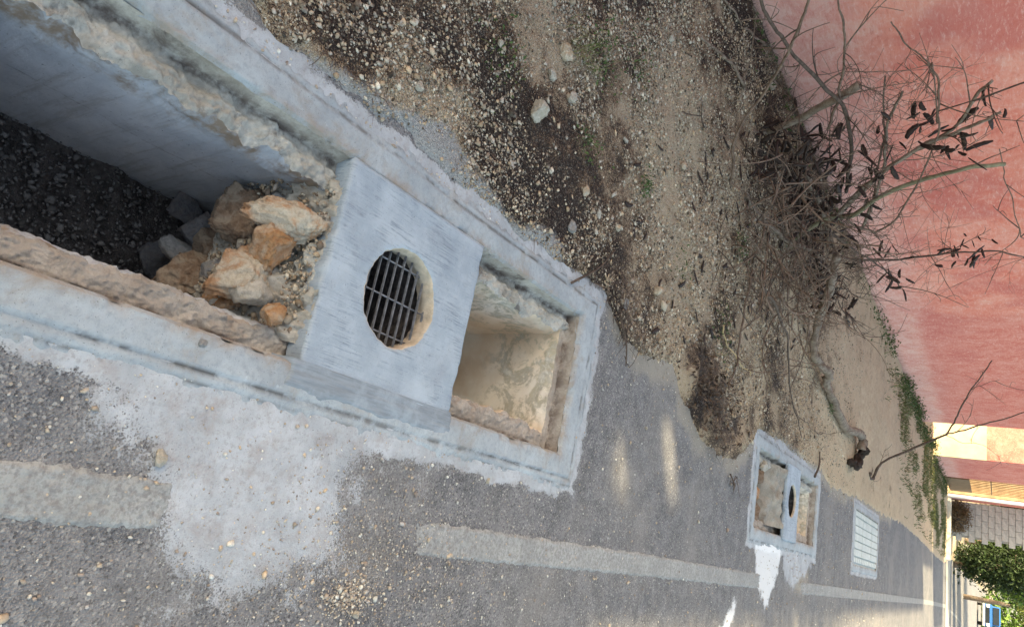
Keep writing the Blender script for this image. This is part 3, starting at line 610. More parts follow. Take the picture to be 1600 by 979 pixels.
# --- rubble in the near end
BIGV, BIGF = ico(5); MIDV, MIDF = ico(4); SMV, SMF = ico(3)
def rockmesh(name, rx, ry, rz, seed, res=5, cuts=15, rough=.10, lump=.16):
    V = {5: BIGV, 4: MIDV, 3: SMV}[res]; F = {5: BIGF, 4: MIDF, 3: SMF}[res]; r = np.random.default_rng(seed)
    d = 1 + lump * fbm(V[:, 0] * 1.1 + seed, V[:, 1] * 1.1, V[:, 2] * 1.1, 2, seed % 97)
    P = V * d[:, None]
    for _ in range(cuts):
        nrm = r.normal(size=3); nrm /= np.linalg.norm(nrm); h = r.uniform(.42, .80); dd = P @ nrm - h; P = P - np.maximum(dd, 0)[:, None] * nrm * .98
    P = P * (1 + rough * fbm(V[:, 0] * 4.5, V[:, 1] * 4.5, V[:, 2] * 4.5 + seed, 6, seed % 89, .6))[:, None]
    return meshq(name, P * np.array([rx, ry, rz]), F)
ROCKS = [  # px, py, z, rx, ry, rz, yaw, tilt, material, res, label
    (385, 428, ('Y', 1.03), .062, .082, .06, .5, .2, 'rock_cream', 5, 'large cream and orange limestone lump on top of the rubble in the drain'),
    (424, 388, ('Y', 1.055), .045, .06, .045, 1.2, .1, 'rock_orange', 5, 'bright orange stone between the cream lump and the cover slab'),
    (452, 352, ('Y', 1.075), .038, .095, .035, .05, .5, 'rock_cream', 5, 'long tilted pale stone with an orange flank against the packed mortar'),
    (372, 346, ('Y', 1.05), .075, .07, .07, .9, 0, 'rock_brown', 5, 'rough dark brown earthy rock by the grey drain wall'),
    (303, 424, ('Y', 1.02), .065, .085, .06, .3, .2, 'rock_brown', 5, 'low brown crumbly rock beside the broken drain ledge'),
    (338, 428, ('Y', 1.04), .042, .05, .04, .2, 0, 'rock_grey', 4, 'small squarish grey stone beneath the cream limestone lump'),
    (317, 364, ('Y', 1.06), .042, .045, .045, .7, .1, 'rock_dark', 4, 'blue grey stone left of the dark brown rock'),
    (288, 398, ('Y', 1.03), .035, .065, .03, -.4, .6, 'rock_grey', 4, 'pale flat stone leaning in the middle of the rubble'),
    (428, 322, ('Y', 1.1), .045, .04, .04, .4, 0, 'rock_grey', 4, 'grey stone tucked in the corner below the slab'),
    (426, 494, ('Y', 1.075), .03, .025, .025, .1, 0, 'rock_orange', 4, 'small orange stone at the edge of the packed mortar'),
    (236, 398, -.62, .045, .05, .035, .3, 0, 'rock_dark', 4, 'rounded grey stone alone on the dark drain floor'),
    (296, 334, ('Y', 1.08), .045, .04, .02, .8, .2, 'rock_dark', 4, 'flat grey stone at the foot of the drain wall'),
    (248, 424, -.64, .03, .035, .022, .6, 0, 'rock_dark', 4, 'small dark stone beside the broken right ledge, low in the drain'),
    (350, 470, ('Y', 1.05), .05, .04, .05, 0, 0, 'rock_orange', 4, 'orange brown stone pressed against the right drain wall'),
    (400, 460, ('Y', 1.06), .04, .045, .05, 0, .4, 'rock_white', 4, 'whitish stone below the cream lump beside the ledge'),
    (395, 315, ('Y', 1.1), .05, .05, .05, .2, .3, 'rock_grey', 4, 'grey brown stone behind the dark brown rock'),
    (330, 395, ('Y', 1.07), .05, .05, .05, 1.2, 0, 'rock_brown', 4, 'brown stone half hidden in the centre of the rubble')]
for i, (px, py, z, rx, ry, rz, yaw, tilt, mt, res, lab) in enumerate(ROCKS):
    o = link('rubble_stone', rockmesh('rubble_stone', rx * 1.5, ry * 1.5, rz * 1.42, 11 + i * 7, res), M[mt]); p = atY(px, py, z[1]) if isinstance(z, tuple) else gnd(px, py, z); o.location = p; o.rotation_euler = (tilt, tilt * .4, yaw)
    tag(o, lab, 'stone', 'rubble in the nearest drain')

N = 1500; X_ = RNG.uniform(-.76, -.34, N); v_ = RNG.uniform(.06, 1, N); z_ = .004 - .36 * v_; Y_ = 1.168 - .085 * sstep(.06, .6, v_) - .022 - .05 * sstep(.3, .6, v_) * sstep(-.6, -.42, X_) + RNG.normal(0, .008, N); R = np.exp(RNG.normal(math.log(.0042), .5, N))
g_ = scatter('rubble_grit', np.stack([X_, Y_, z_], 1), R, palette(N) * RNG.uniform(.4, .95, (N, 1)), M['pebble']); g_.parent = b1
# --- second box
b2 = empty('drain_box', (0, 0, 0)); tag(b2, 'second concrete drain box along the road with white cement spilt beside it', 'drain', 'roadside drain boxes')
drain_rim(b2, B2, .014, k=300); drain_sides(b2, B2, .6, ('ledge_pale', 'ledge', 'wall_grey', 'wall_tan'), k=400, ds=.016)
HC2 = (-.525, 6.60); slab(b2, -.83, -.19, 6.36, 6.84, .03, .022, HC2, .14, 5); grating(b2, HC2, -.085, .15, 6, 2); dark_shaft(b2, HC2, -.55, .006)
gx, gy = np.meshgrid(np.arange(-.76, -.26, .012), np.arange(5.55, 6.38, .012)); r_ = fbm(gx * 8, gy * 8, 0, 5, 91)
gz = -.05 + .045 * r_ - .30 * sstep(6.02, 5.85, gy + .04 * r_) + .06 * sstep(6.05, 6.33, gy)
surf('mortar_fill', np.stack([gx, gy, gz], -1), concrete('old_mortar', (.27, .245, .21), (.42, .39, .34), (.16, .11, .075), .7, 2, 1.0, 9), b2)
for i, (x, y, rx, ry, rz, mt, lab) in enumerate([(-.64, 5.84, .085, .075, .06, 'rock_brown', 'brown rock in the rubble end of the second drain box, by its verge side'), (-.50, 5.80, .075, .08, .06, 'rock_orange', 'orange brown rock in the middle of the second drain box rubble'),
        (-.36, 5.83, .075, .07, .06, 'rock_brown', 'brown rock in the second drain box rubble nearest the road'), (-.70, 5.9, .05, .09, .04, 'rock_white', 'pale slab of broken concrete on the second drain box ledge')]):
    o = link('rubble_stone', rockmesh('rubble_stone', rx, ry, rz, 211 + i, 4), M[mt]); o.location = (x, y, -.085 if y < 5.89 else -.05); tag(o, lab, 'stone', 'rubble in the second drain')
# --- third box: a cover of precast planks
b3 = empty('drain_box', (0, 0, 0)); tag(b3, 'third drain box closed by pale precast concrete planks', 'drain', 'roadside drain boxes')
drain_rim(b3, B3, .02, k=500)
pm = concrete('plank_concrete', (.52, .56, .54), (.62, .66, .63), (.42, .42, .38), .3)
xs_ = np.linspace(B3['xl'] + .1, B3['xr'] - .1, 6)
for j in range(5):
    for (ya, yb) in ((B3['yn'] + .01, 10.78), (10.79, 11.62), (11.63, B3['yf'] - .01)): box('cover_plank', xs_[j] + .003, xs_[j + 1] - .003, ya, yb, -.06, .010, pm, b3, .006)
for xa, xb in ((B3['xl'] + .004, B3['xl'] + .098), (B3['xr'] - .098, B3['xr'] - .004)):
    yy = np.linspace(B3['yn'] + .02, B3['yf'] - .02, 14)
    for j in range(13): box('slot_bar', xa + .01, xb - .02, yy[j] + .014, yy[j + 1], -.06, .006, pm, b3, .004)
box('bed', B3['xl'], B3['xr'], B3['yn'], B3['yf'], -.3, -.012, pm, b3)

# ------------------------------------------------------------------ marks on the road: they belong to it
def thin(name, x0, x1, y0, y1, step, hfun, mat):
    gx, gy = np.meshgrid(np.arange(x0, x1, step), np.arange(y0, y1, step * 1.3)); h = hfun(gx, gy)
    zc = (h[:-1, :-1] + h[1:, 1:]) / 2
    return surf(name, np.stack([gx, gy, np.clip(h, -.004, .006)], -1), mat, road, keep=zc > -.0045)
LY = [0, .6, .9, 1.9, 3.5, 5.7, 7.5, 14, 22.4, 30, 40, 60]; LX = [.13, .134, .127, .135, .137, .16, .185, .22, .26, .36, .9, 3.0]
def line_h(x, y):
    d = .052 - np.abs(x - np.interp(y, LY, LX)) + .004 * fbm(x * 40, y * 40, 0, 3, 951)
    fade = sstep(.88, 1.02, y + .25 * (x - .13)) * sstep(1.95, 1.62, y) + sstep(5.75, 5.95, y + .3 * (x - .13)) * sstep(7.45, 7.15, y)
    return -.003 + .0085 * sstep(-.008, .010, d) + .0024 * fbm(x * 85, y * 85, 0, 3, 955) + .0012 * fbm(x * 9, y * 9, 0, 2, 957) - .011 * fade
yl = [.35]
while yl[-1] < 8.5: yl.append(yl[-1] + .0065 * max(1, yl[-1] / 1.5))
gx, gy = np.meshgrid(np.arange(.03, .27, .0048), np.array(yl)); h = line_h(gx, gy); zc = (h[:-1, :-1] + h[1:, 1:]) / 2
surf('painted_line', np.stack([gx, gy, np.clip(h, -.004, .006)], -1), M['paint'], road, keep=zc > -.0045)
gy = np.concatenate([np.arange(8.5, 30, .5), np.arange(30, 60, 1.5)]); cx = np.interp(gy, LY, LX)
surf('painted_line', np.stack([np.stack([cx - .055, cx + .055], 1), np.stack([gy, gy], 1), np.full((len(gy), 2), .004)], -1), M['paint'], road)


# ------------------------------------------------------------------ red street wall on the verge side
WX, WH, WEND = -3.7, 3.12, 18.6
rw = empty('red_wall', (WX, 8, 0)); tag(rw, 'long faded red limewashed wall along the dirt verge behind the fallen branches', 'wall')
SUN_GAPS = [(1.12, 2.60), (1.83, 2.51)]  # openings added above the view to let two sun patches onto the road
def wallpiece(name, y0, y1, z0, z1): o = box(name, WX - .2, WX, y0, y1, z0, z1, M['red'], rw); o.location = (-WX, -8, 0); return o
zb, zt_ = 2.33, 2.78
wallpiece('wall_face', -10, WEND, -.3, zb); wallpiece('wall_top', -10, WEND, zt_, WH)
ye = [-10]
for y, z in SUN_GAPS: ye += [y - .14, y + .14]
ye.append(WEND)
for i in range(0, len(ye), 2): wallpiece('wall_band', ye[i], ye[i + 1], zb, zt_)
# the rest of the street line
h2 = empty('red_house', (-6, 24, 0)); tag(h2, 'red rendered house beyond the wall with one sunlit cream side', 'house')
def at_parent(o, p): o.location = tuple(-v for v in p.location); return o
at_parent(box('front_wall', -3.66, -3.5, 22.2, 26.0, -.2, 3.2, M['red'], h2), h2)
at_parent(box('side_wall', -9.0, -3.505, 22.1, 22.19, -.2, 1.25, M['cream'], h2), h2); at_parent(box('side_wall', -9.0, -3.505, 22.1, 22.19, 1.25, 3.2, M['red'], h2), h2)
at_parent(box('roof', -9.0, -3.48, 22.08, 26.05, 3.2, 3.35, M['kerb'], h2), h2); at_parent(box('back_wall', -9, -3.67, 25.8, 25.95, -.2, 3.2, M['red'], h2), h2)
h3 = empty('ochre_house', (-6, 30, 0)); tag(h3, 'ochre sided house with a red front beyond the brown gate', 'house')
at_parent(box('side_wall', -9.0, -3.43, 29.6, 29.75, -.2, 3.2, M['ochre'], h3), h3); at_parent(box('front_wall', -3.6, -3.4, 29.76, 31.4, -.2, 3.2, M['red'], h3), h3)
at_parent(box('roof', -9.0, -3.38, 29.55, 31.5, 3.2, 3.35, M['kerb'], h3), h3)
g1 = empty('street_gate', (-3.5, 27.8, 0)); tag(g1, 'low brown metal gate with thin bars in front of the ochre house', 'gate')
at_parent(box('panel', -3.52, -3.48, 26.1, 29.3, .12, .76, M['brown_metal'], g1), g1)
for y in np.linspace(26.15, 29.25, 9): at_parent(box('bar', -3.51, -3.49, y - .012, y + .012, .76, 2.4, M['brown_metal'], g1), g1)
for zz_ in (1.3, 2.2): at_parent(box('rail', -3.515, -3.485, 26.1, 29.3, zz_, zz_ + .03, M['brown_metal'], g1), g1)
tag(box('gate_post', -3.38, -3.28, 29.42, 29.58, -.1, 3.0, M['white'], None, .01), 'white painted post beside the brown gate', 'post')
bw = empty('block_wall', (-2.6, 31, 0)); tag(bw, 'grey concrete block wall end between the red house and the dark tree', 'wall')
at_parent(box('mortar', -3.38, -2.12, 31.52, 31.68, -.2, 3.0, M['joint'], bw), bw); bm_ = boxm('block', -.195, .195, -.02, .02, -.095, .095, .006); bh_ = boxm('block', -.095, .095, -.02, .02, -.095, .095, .006)
for r in range(15):
    x = -3.38 + (.2 if r % 2 else 0)
    if r % 2: o = link('block', bh_, M['block'], bw, False); o.location = (-3.28 + 2.6, 31.5 - 31, .1 + r * .2)
    for j in range(3):
        o = link('block', bm_, M['block'], bw, False); o.location = (x + .2 + j * .4 + 2.6, 31.5 - 31, .1 + r * .2)
k1 = tag(box('kerb', -3.3, -1.15, 29.7, 29.9, -.05, .14, M['kerb'], None, .02), kind='structure')
tag(surf('sunlit_strip', np.array([[[-12, 29.95, .012], [6.2, 29.95, .012]], [[-12, 32.6, .012], [6.2, 32.6, .012]]], float), M['sunlit_pave']), kind='structure')  # pale sheet across the road, brightness of a sunlit band put into its colour
ys1 = tag(box('sun_block_wall', -4.6, -4.45, 17.9, 21.3, -.2, 2.9, M['cream']), 'unseen cream wall added in the yard gap to keep sun off the verge', 'wall')  # unseen wall added to stop sun through the gap reaching the verge
# unseen house block added behind the street wall to shade the near road
h1 = empty('shade_house', (-8, -6, 0)); tag(h1, 'unseen plain house block added behind the red wall to shade the near road', 'house')
at_parent(box('wall', -11, -5.0, -12, -.15, -.2, 4.1, M['cream'], h1), h1); at_parent(box('roof', -11.2, -4.9, -12.2, -.1, 4.1, 4.16, M['kerb'], h1), h1)

# ------------------------------------------------------------------ leaves
def leaf_cloud(name, P, size, mat, parent=None, up=.3, aspect=.5, fold=.25):
    """one bent leaf (two triangles pairs) per point"""
    n = len(P); d = RNG.normal(size=(n, 3)); d[:, 2] += up; d /= np.linalg.norm(d, axis=1)[:, None]
    r = RNG.normal(size=(n, 3)); sd_ = np.cross(d, r); sd_ /= np.linalg.norm(sd_, axis=1)[:, None]; nn = np.cross(d, sd_)
    L = size * RNG.uniform(.6, 1.3, n)[:, None]; W = L * aspect
    a = P; b_ = P + d * L * .5 + sd_ * W * .5 + nn * L * fold * .5; c = P + d * L; e = P + d * L * .5 - sd_ * W * .5 + nn * L * fold * .5
    V = np.stack([a, b_, c, e], 1).reshape(-1, 3); F = np.arange(4 * n).reshape(n, 4)
    F = np.vstack([F[:, [0, 1, 2]], F[:, [0, 2, 3]]]); me = meshq(name, V, F); attr(me, 'tint', np.repeat(RNG.uniform(0, 1, n), 4))
    return link(name, me, mat, parent, smooth=False)
def clumps(c, rad, ncl, per, spread):
    out = []
    for _ in range(ncl):
        v = RNG.normal(size=3); v /= np.linalg.norm(v); v *= RNG.uniform(.45, 1.0) ** .6
        out.append(np.array(c) + v * np.array(rad) + RNG.normal(size=(per, 3)) * spread)
    return np.vstack(out)
def tree(label, base, h_trunk, c, rad, ncl, per, size, mat, r0=.12, spread=.25, cat='tree'):
    t_ = empty('tree', base); tag(t_, label, cat); base = np.array(base, float); c = np.array(c, float)
    parts = [tubeVF(spline([base * 0, (c - base) * [.2, .2, .5], (c - base)], 14), np.linspace(r0, r0 * .4, 14), 8, .2, 3)]
    for i in range(7):
        v = RNG.normal(size=3); v /= np.linalg.norm(v); e = (c - base) + v * np.array(rad) * .8; s0 = (c - base) * RNG.uniform(.5, .95)
        parts.append(tubeVF(spline([s0, (s0 + e) / 2 + RNG.normal(size=3) * .1, e], 8), np.linspace(r0 * .4, r0 * .08, 8), 6))
    link('trunk', mixmesh('trunk', parts), M['bark'], t_)
    P = clumps(c - base, rad, ncl, per, spread); P = P[P[:, 2] + base[2] > .05]
    leaf_cloud('crown', P, size, mat, t_); return t_
tree('dense dark green tree at the road bend beside the block wall', (-1.25, 35.2, 0), 1, (-1.45, 35.2, 1.9), (.72, 1.0, 1.9), 150, 60, .15, M['leaf_dark'], .14, .2)
tree('bright green sunlit tree rising behind the dark tree', (-1.7, 40.5, 0), 1, (-1.6, 40.5, 2.6), (1.2, 1.2, 1.5), 90, 60, .2, M['leaf_light'], .14, .3)
tree('mid green tree far down the road beyond the sunlit tree', (-3.0, 47, 0), 2, (-3.0, 47, 4.0), (3, 2.5, 3.2), 90, 60, .3, M['leaf_dark'], .2, .5)
tree('large hazy green tree standing behind the blue truck', (3.0, 96, 0), 2, (3.0, 96, 4.2), (6, 4, 4.5), 120, 60, .5, M['leaf_light'], .3, .8)
tree('dark green tree behind the block wall', (-4.0, 38, 0), 2, (-4.0, 38, 3.3), (1.6, 1.8, 2.0), 70, 60, .22, M['leaf_dark'], .15, .35)
yt = tree('unseen leafy tree added behind the red wall to dapple the road', (-6.6, 2.6, 0), 2, (-6.4, 2.8, 5.3), (1.4, 2.7, 1.1), 60, 40, .2, M['leaf_dark'], .14, .3)  # unseen tree added so its crown dapples the road
lc = np.vstack([np.array([x, y, 0]) + np.array(TS) * (8.2 + dt) for x, y in ((-.24, 3.12), (-.36, 3.75)) for dt in (-.3, .3)])
leaf_cloud('crown', np.vstack([c + RNG.normal(size=(20, 3)) * [.25, .25, .22] for c in lc]) - np.array(yt.location), .16, M['leaf_dark'], yt)  # unseen leaf clumps, with a branch below, added to break up the sun patches
link('branch', mixmesh('branch', [tubeVF(spline([(.2, 0, 4.6), (.4, -1.5, 4.5), tuple(lc.mean(0) - np.array(yt.location))], 12), np.linspace(.04, .012, 12), 6)]), M['bark'], yt)
hd = empty('dry_hedge', (-2.75, 31.2, 0)); tag(hd, 'dry brown hedge at the foot of the block wall', 'hedge')
leaf_cloud('foliage', clumps((0, 0, .30), (.55, .14, .34), 60, 40, .08), .07, M['dry_hedge'], hd); link('stem', mixmesh('stem', [tubeVF([(x, 0, -.1), (x + .05, 0, .6)], .02, 6) for x in (-.3, -.1, .1, .3)]), M['bark'], hd)
# palm by the road bend
pa = empty('palm_tree', (-.1, 46, 1.0)); tag(pa, 'young palm with yellow green fronds at the right edge of the street', 'palm')
link('trunk', mixmesh('trunk', [tubeVF([(0, 0, -1.1), (0, 0, .6), (.03, 0, 1.1)], [.14, .12, .09], 8, .2)]), M['bark'], pa)
for i in range(14):
    a = i * 2.4; L = 1.5 + .3 * (i % 3); path = spline([(0, 0, 1.1), (math.cos(a) * L * .35, math.sin(a) * L * .35, 1.75), (math.cos(a) * L * .8, math.sin(a) * L * .8, 1.75 - .3 * (i % 2)), (math.cos(a) * L, math.sin(a) * L, 1.4 - .4 * (i % 2))], 22)
    V, F = [], []
    sdv = np.array([-math.sin(a), math.cos(a), 0])
    for j in range(2, 22):
        for sg in (-1, 1):
            w_ = .32 * math.sin(math.pi * min(1, j / 21 + .05)); p = path[j]; q = p + sdv * sg * w_ + np.array([0, 0, -.12]); k_ = len(V)
            V += [p, p + (path[j] - path[j - 1]) * .5, q]; F.append((k_, k_ + 1, k_ + 2))
    me = meshq('frond', np.array(V), np.array(F)); attr(me, 'tint', RNG.uniform(0, 1, len(V))); link('frond', me, M['leaf_palm'], pa, False)

# ------------------------------------------------------------------ blue truck far down the street
tr = empty('pickup_truck', (.95, 78, 0)); tag(tr, 'blue pickup truck parked far down the street, facing the camera', 'truck')
def prism(name, prof, x0, x1, mat, parent, bev=.03):
    bm = bmesh.new(); a = [bm.verts.new((x0, y, z)) for y, z in prof]; b_ = [bm.verts.new((x1, y, z)) for y, z in prof]
    bm.faces.new(a); bm.faces.new(b_[::-1])
    for i in range(len(prof)): bm.faces.new((a[i], b_[i], b_[(i + 1) % len(prof)], a[(i + 1) % len(prof)]))
    bmesh.ops.recalc_face_normals(bm, faces=bm.faces); bmesh.ops.bevel(bm, geom=bm.edges[:], offset=bev, segments=2, affect='EDGES')
    me = bpy.data.meshes.new(name); bm.to_mesh(me); bm.free(); return link(name, me, mat, parent, False)
prism('body', [(-2.3, .45), (-2.35, .95), (-1.0, 1.08), (2.5, 1.05), (2.5, .45)], -.9, .9, M['blue_paint'], tr, .05)
prism('cab', [(-1.05, 1.05), (-.45, 1.62), (.75, 1.66), (1.0, 1.05)], -.78, .78, M['blue_paint'], tr, .05)
prism('windscreen', [(-1.04, 1.12), (-1.02, 1.12), (-.5, 1.56), (-.52, 1.57)], -.7, .7, M['glass'], tr, .004)
box('grille', -.6, .6, -2.39, -2.33, .62, .9, M['glass'], tr, .01); box('bumper', -.92, .92, -2.48, -2.36, .38, .58, M['chrome'], tr, .03)
for sg in (-1, 1):
    box('headlight', sg * .75 - .13, sg * .75 + .13, -2.40, -2.33, .68, .9, M['white'], tr, .02)
    for yy in (-1.5, 1.6): wv = mixmesh('wheel', [tubeVF([(sg * .68, yy, .34), (sg * .9, yy, .34)], .34, 20)]); wo = link('wheel', wv, M['tyre'], tr, False); link('rim', mixmesh('rim', [tubeVF([(sg * .89, yy, .34), (sg * .91, yy, .34)], .19, 16)]), M['chrome'], wo, False)

# ------------------------------------------------------------------ felled tree: trunk on the dirt, limbs leaning on the wall
ft = empty('fallen_tree', tuple(gnd(1300, 610))); FT0 = np.array(ft.location)
tag(ft, 'dry felled tree with bare limbs and dark pods lying against the red wall', 'fallen tree')
def limb(name, pts, r0, r1, mat, parent, n=None, sides=8, rough=.18, wob=.012, k=0):
    n = n or max(10, len(pts) * 7); p = spline(pts, n); tt = np.linspace(0, 1, n)
    p = p + wob * np.stack([fbm(tt * 9 + k, 0, 1.3, 3, 5), fbm(tt * 9 + k, 0, 7.7, 3, 6), fbm(tt * 9 + k, 0, 3.9, 3, 7)], 1)
    V, F = tubeVF(p - FT0, np.linspace(r0, r1, n), sides, rough, k + 1); return link(name, mixmesh(name, [(V, F)]), mat, parent), p
tp = [gnd(1333, 724, .10), gnd(1347, 706, .11), gnd(1345, 682, .09), gnd(1321, 661, .08), gnd(1297, 612, .09), gnd(1290, 580, .10), gnd(1274, 551, .10), gnd(1274, 518, .12), gnd(1282, 490, .2), gnd(1296, 441, .3), gnd(1306, 400, .38)]
limb('trunk', tp[1:], .050, .030, M['bark'], ft, 120, 14, .4, .022)
limb('broken_end', [gnd(1327, 716, .05), gnd(1336, 727, .08), gnd(1346, 712, .10), gnd(1348, 700, .11)], .034, .050, simple('burnt_stub', (.035, .024, .019), .4, 30, .9, .8), ft, 30, 14, .8, .03, 5)
LIMBS = [  # pixel x, y, plane X ; r0, r1, material
    ([(1198, 391, -2.52), (1235, 378, -2.6), (1288, 345, -2.75), (1329, 337, -2.8), (1386, 300, -2.8), (1447, 280, -2.85), (1508, 263, -2.85), (1570, 257, -2.9)], .022, .014, 'bark_olive'),
    ([(1300, 345, -2.9), (1353, 296, -2.9), (1410, 247, -2.9), (1455, 222, -2.95), (1492, 198, -2.95), (1525, 149, -3.0), (1553, 127, -3.0)], .018, .009, 'bark'),
    ([(1310, 335, -2.8), (1361, 284, -2.8), (1427, 235, -2.85), (1484, 210, -2.9), (1541, 188, -2.9), (1566, 173, -2.95)], .017, .008, 'bark'),
    ([(1140, 212, -2.9), (1170, 207, -3.0), (1198, 206, -3.05), (1235, 192, -3.05), (1284, 167, -3.05), (1345, 129, -3.1)], .016, .030, 'bark'),
    ([(1182, -10, -2.6), (1215, 48, -2.7), (1236, 81, -2.75), (1287, 138, -2.85), (1322, 172, -2.95), (1332, 235, -3.05), (1320, 300, -3.05)], .008, .016, 'bark_dark'),
    ([(1267, -10, -2.6), (1236, 69, -2.6), (1188, 155, -2.55), (1150, 213, -2.45), (1115, 296, -2.3)], .007, .010, 'twig'),
    ([(1306, -10, -2.9), (1316, 40, -2.9), (1322, 89, -2.9), (1310, 148, -2.95), (1296, 200, -3.0)], .005, .010, 'twig'),
    ([(1392, 34, -3.2), (1414, 69, -3.2), (1445, 89, -3.15), (1459, 110, -3.1), (1468, 155, -3.0), (1466, 193, -2.95)], .004, .008, 'twig'),
    ([(1408, 145, -3.1), (1389, 193, -3.1), (1383, 241, -3.1), (1368, 310, -3.1), (1345, 360, -3.1)], .009, .014, 'bark'),
    ([(1383, 120, -3.2), (1380, 220, -3.2), (1360, 330, -3.1)], .006, .009, 'twig'),
    ([(1300, 395, -2.7), (1329, 402, -2.8), (1386, 406, -2.85), (1447, 400, -2.9), (1508, 394, -2.9), (1566, 394, -2.95), (1606, 402, -3.0)], .013, .005, 'bark_dark'),
    ([(1320, 335, -2.8), (1341, 353, -2.75), (1370, 361, -2.75), (1402, 341, -2.75), (1427, 300, -2.8), (1455, 235, -2.85), (1468, 182, -2.9), (1455, 100, -2.95)], .010, .004, 'twig'),
    ([(1280, 360, -2.6), (1305, 368, -2.6), (1345, 398, -2.6), (1386, 423, -2.6), (1405, 450, -2.6)], .012, .005, 'bark_dark'),
    ([(1161, 304, -2.4), (1194, 349, -2.45), (1235, 378, -2.55), (1270, 390, -2.65)], .014, .020, 'bark'),
    ([(1095, 58, -2.75), (1132, 89, -2.9), (1163, 134, -3.05), (1180, 175, -3.1), (1191, 206, -3.1)], .008, .013, 'bark'),
    ([(1130, -5, -3.3), (1165, 45, -3.4), (1195, 68, -3.5)], .006, .009, 'bark'),
    ([(1250, 250, -3.2), (1268, 290, -3.3), (1285, 330, -3.3), (1300, 380, -3.2)], .024, .030, 'bark'),
    ([(1560, 235, -3.1), (1585, 330, -3.0), (1600, 375, -3.0)], .004, .004, 'twig'),
    ([(1340, 735, -1.42), (1355, 747, -1.36), (1378, 723, -1.6), (1419, 702, -1.85), (1480, 678, -2.05)], .020, .013, 'bark_dark'),
    ([(1480, 678, -2.05), (1500, 640, -2.3), (1517, 608, -2.55), (1551, 563, -2.9)], .011, .006, 'bark_dark'),
    ([(1480, 678, -2.05), (1541, 661, -2.2), (1600, 643, -2.4), (1640, 632, -2.5)], .010, .004, 'bark_dark'),
    ([(1517, 608, -2.55), (1540, 598, -2.6), (1562, 594, -2.62)], .004, .002, 'bark_dark'),
    ([(1475, 678, -2.1), (1505, 690, -2.1), (1540, 697, -2.05), (1575, 725, -1.9)], .004, .002, 'twig')]
GL = [([(1190, 445), (1218, 494), (1233, 539), (1235, 584), (1241, 637), (1253, 682)], [.35, .28, .2, .12, .05, .02], .010, .004, 'bark_dark'),
      ([(1253, 652), (1275, 672), (1305, 680)], [.05, .03, .02], .004, .002, 'twig'),
      ([(1176, 420), (1163, 500), (1150, 570), (1135, 610)], [.06, .05, .04, .03], .008, .004, 'twig'),
      ([(1130, 510), (1145, 550), (1175, 590)], [.05, .04, .03], .006, .003, 'cutwood')]
def wpath(pts, kind):
    if kind == 'X': return [atX(*p) for p in pts]
limbs = []
for i, (pts, r0, r1, mt) in enumerate(LIMBS):
    P = np.array([atX(*p) for p in pts]); P[:, 2] = np.maximum(P[:, 2], .03); o, path = limb('limb', P, r0, r1, M[mt], ft, k=i); limbs.append((o, path, max(r0, r1), i))
for i, (pts, zs, r0, r1, mt) in enumerate(GL):
    P = np.array([gnd(x, y, z_ + .03) for (x, y), z_ in zip(pts, zs)]); o, path = limb('limb', P, r0, r1, M[mt], ft, k=40 + i); limbs.append((o, path, r0, 100))
bl = link('cut_end', mixmesh('cut_end', [tubeVF([atX(1195, 392, -2.515) - FT0, atX(1197.6, 391, -2.52) - FT0], .0215, 12)]), M['cutwood'], limbs[0][0])
def twig(p0, d, L, r, parent, curl=.35, subs=2, z0=.02):
    n = 12; p = [np.array(p0, float)]; d = np.array(d, float); d /= np.linalg.norm(d); bend = RNG.normal(size=3) * curl
    for i in range(n):
        d = d + (bend + RNG.normal(size=3) * .28) / n * 1.4; d /= np.linalg.norm(d); q = p[-1] + d * L / n; q[2] = max(q[2], z0); q[0] = max(q[0], WX + .02); p.append(q)
    p = np.array(p); parts = [tubeVF(p - FT0, np.linspace(r, r * .35, n + 1), 5)]
    for _ in range(subs):
        i = random.randint(3, n - 2); d2 = (p[i + 1] - p[i]); d2 = d2 / np.linalg.norm(d2) + RNG.normal(size=3) * .75; d2 /= np.linalg.norm(d2); L2 = L * random.uniform(.15, .45)
        m_ = p[i] + d2 * L2 * .5 + RNG.normal(size=3) * .02; e = p[i] + d2 * L2 + RNG.normal(size=3) * .04
        s_ = spline([p[i], m_, e], 6); s_[:, 0] = np.maximum(s_[:, 0], WX + .02); s_[:, 2] = np.maximum(s_[:, 2], z0); parts.append(tubeVF(s_ - FT0, np.linspace(r * .6, r * .25, 6), 4))
    link('twig', mixmesh('twig', parts), M['twig'] if random.random() < .7 else M['bark_dark'], parent); return p
podspots = []
for o, path, rr, i in limbs:
    if i >= 19: nt = 2 if i < 100 else 3
    else: nt = 9 if i not in (5, 6, 7, 15, 17, 18) else 4
    for _ in range(nt):
        j = random.randint(2, len(path) - 2); d = (path[j + 1] - path[j]); d = d / np.linalg.norm(d) * random.choice((1, 1, -1)) + RNG.normal(size=3) * np.array([.55, .8, .7])
        p = twig(path[j], d, random.uniform(.18, .6), random.uniform(.0030, .0058), o, subs=random.randint(1, 4))
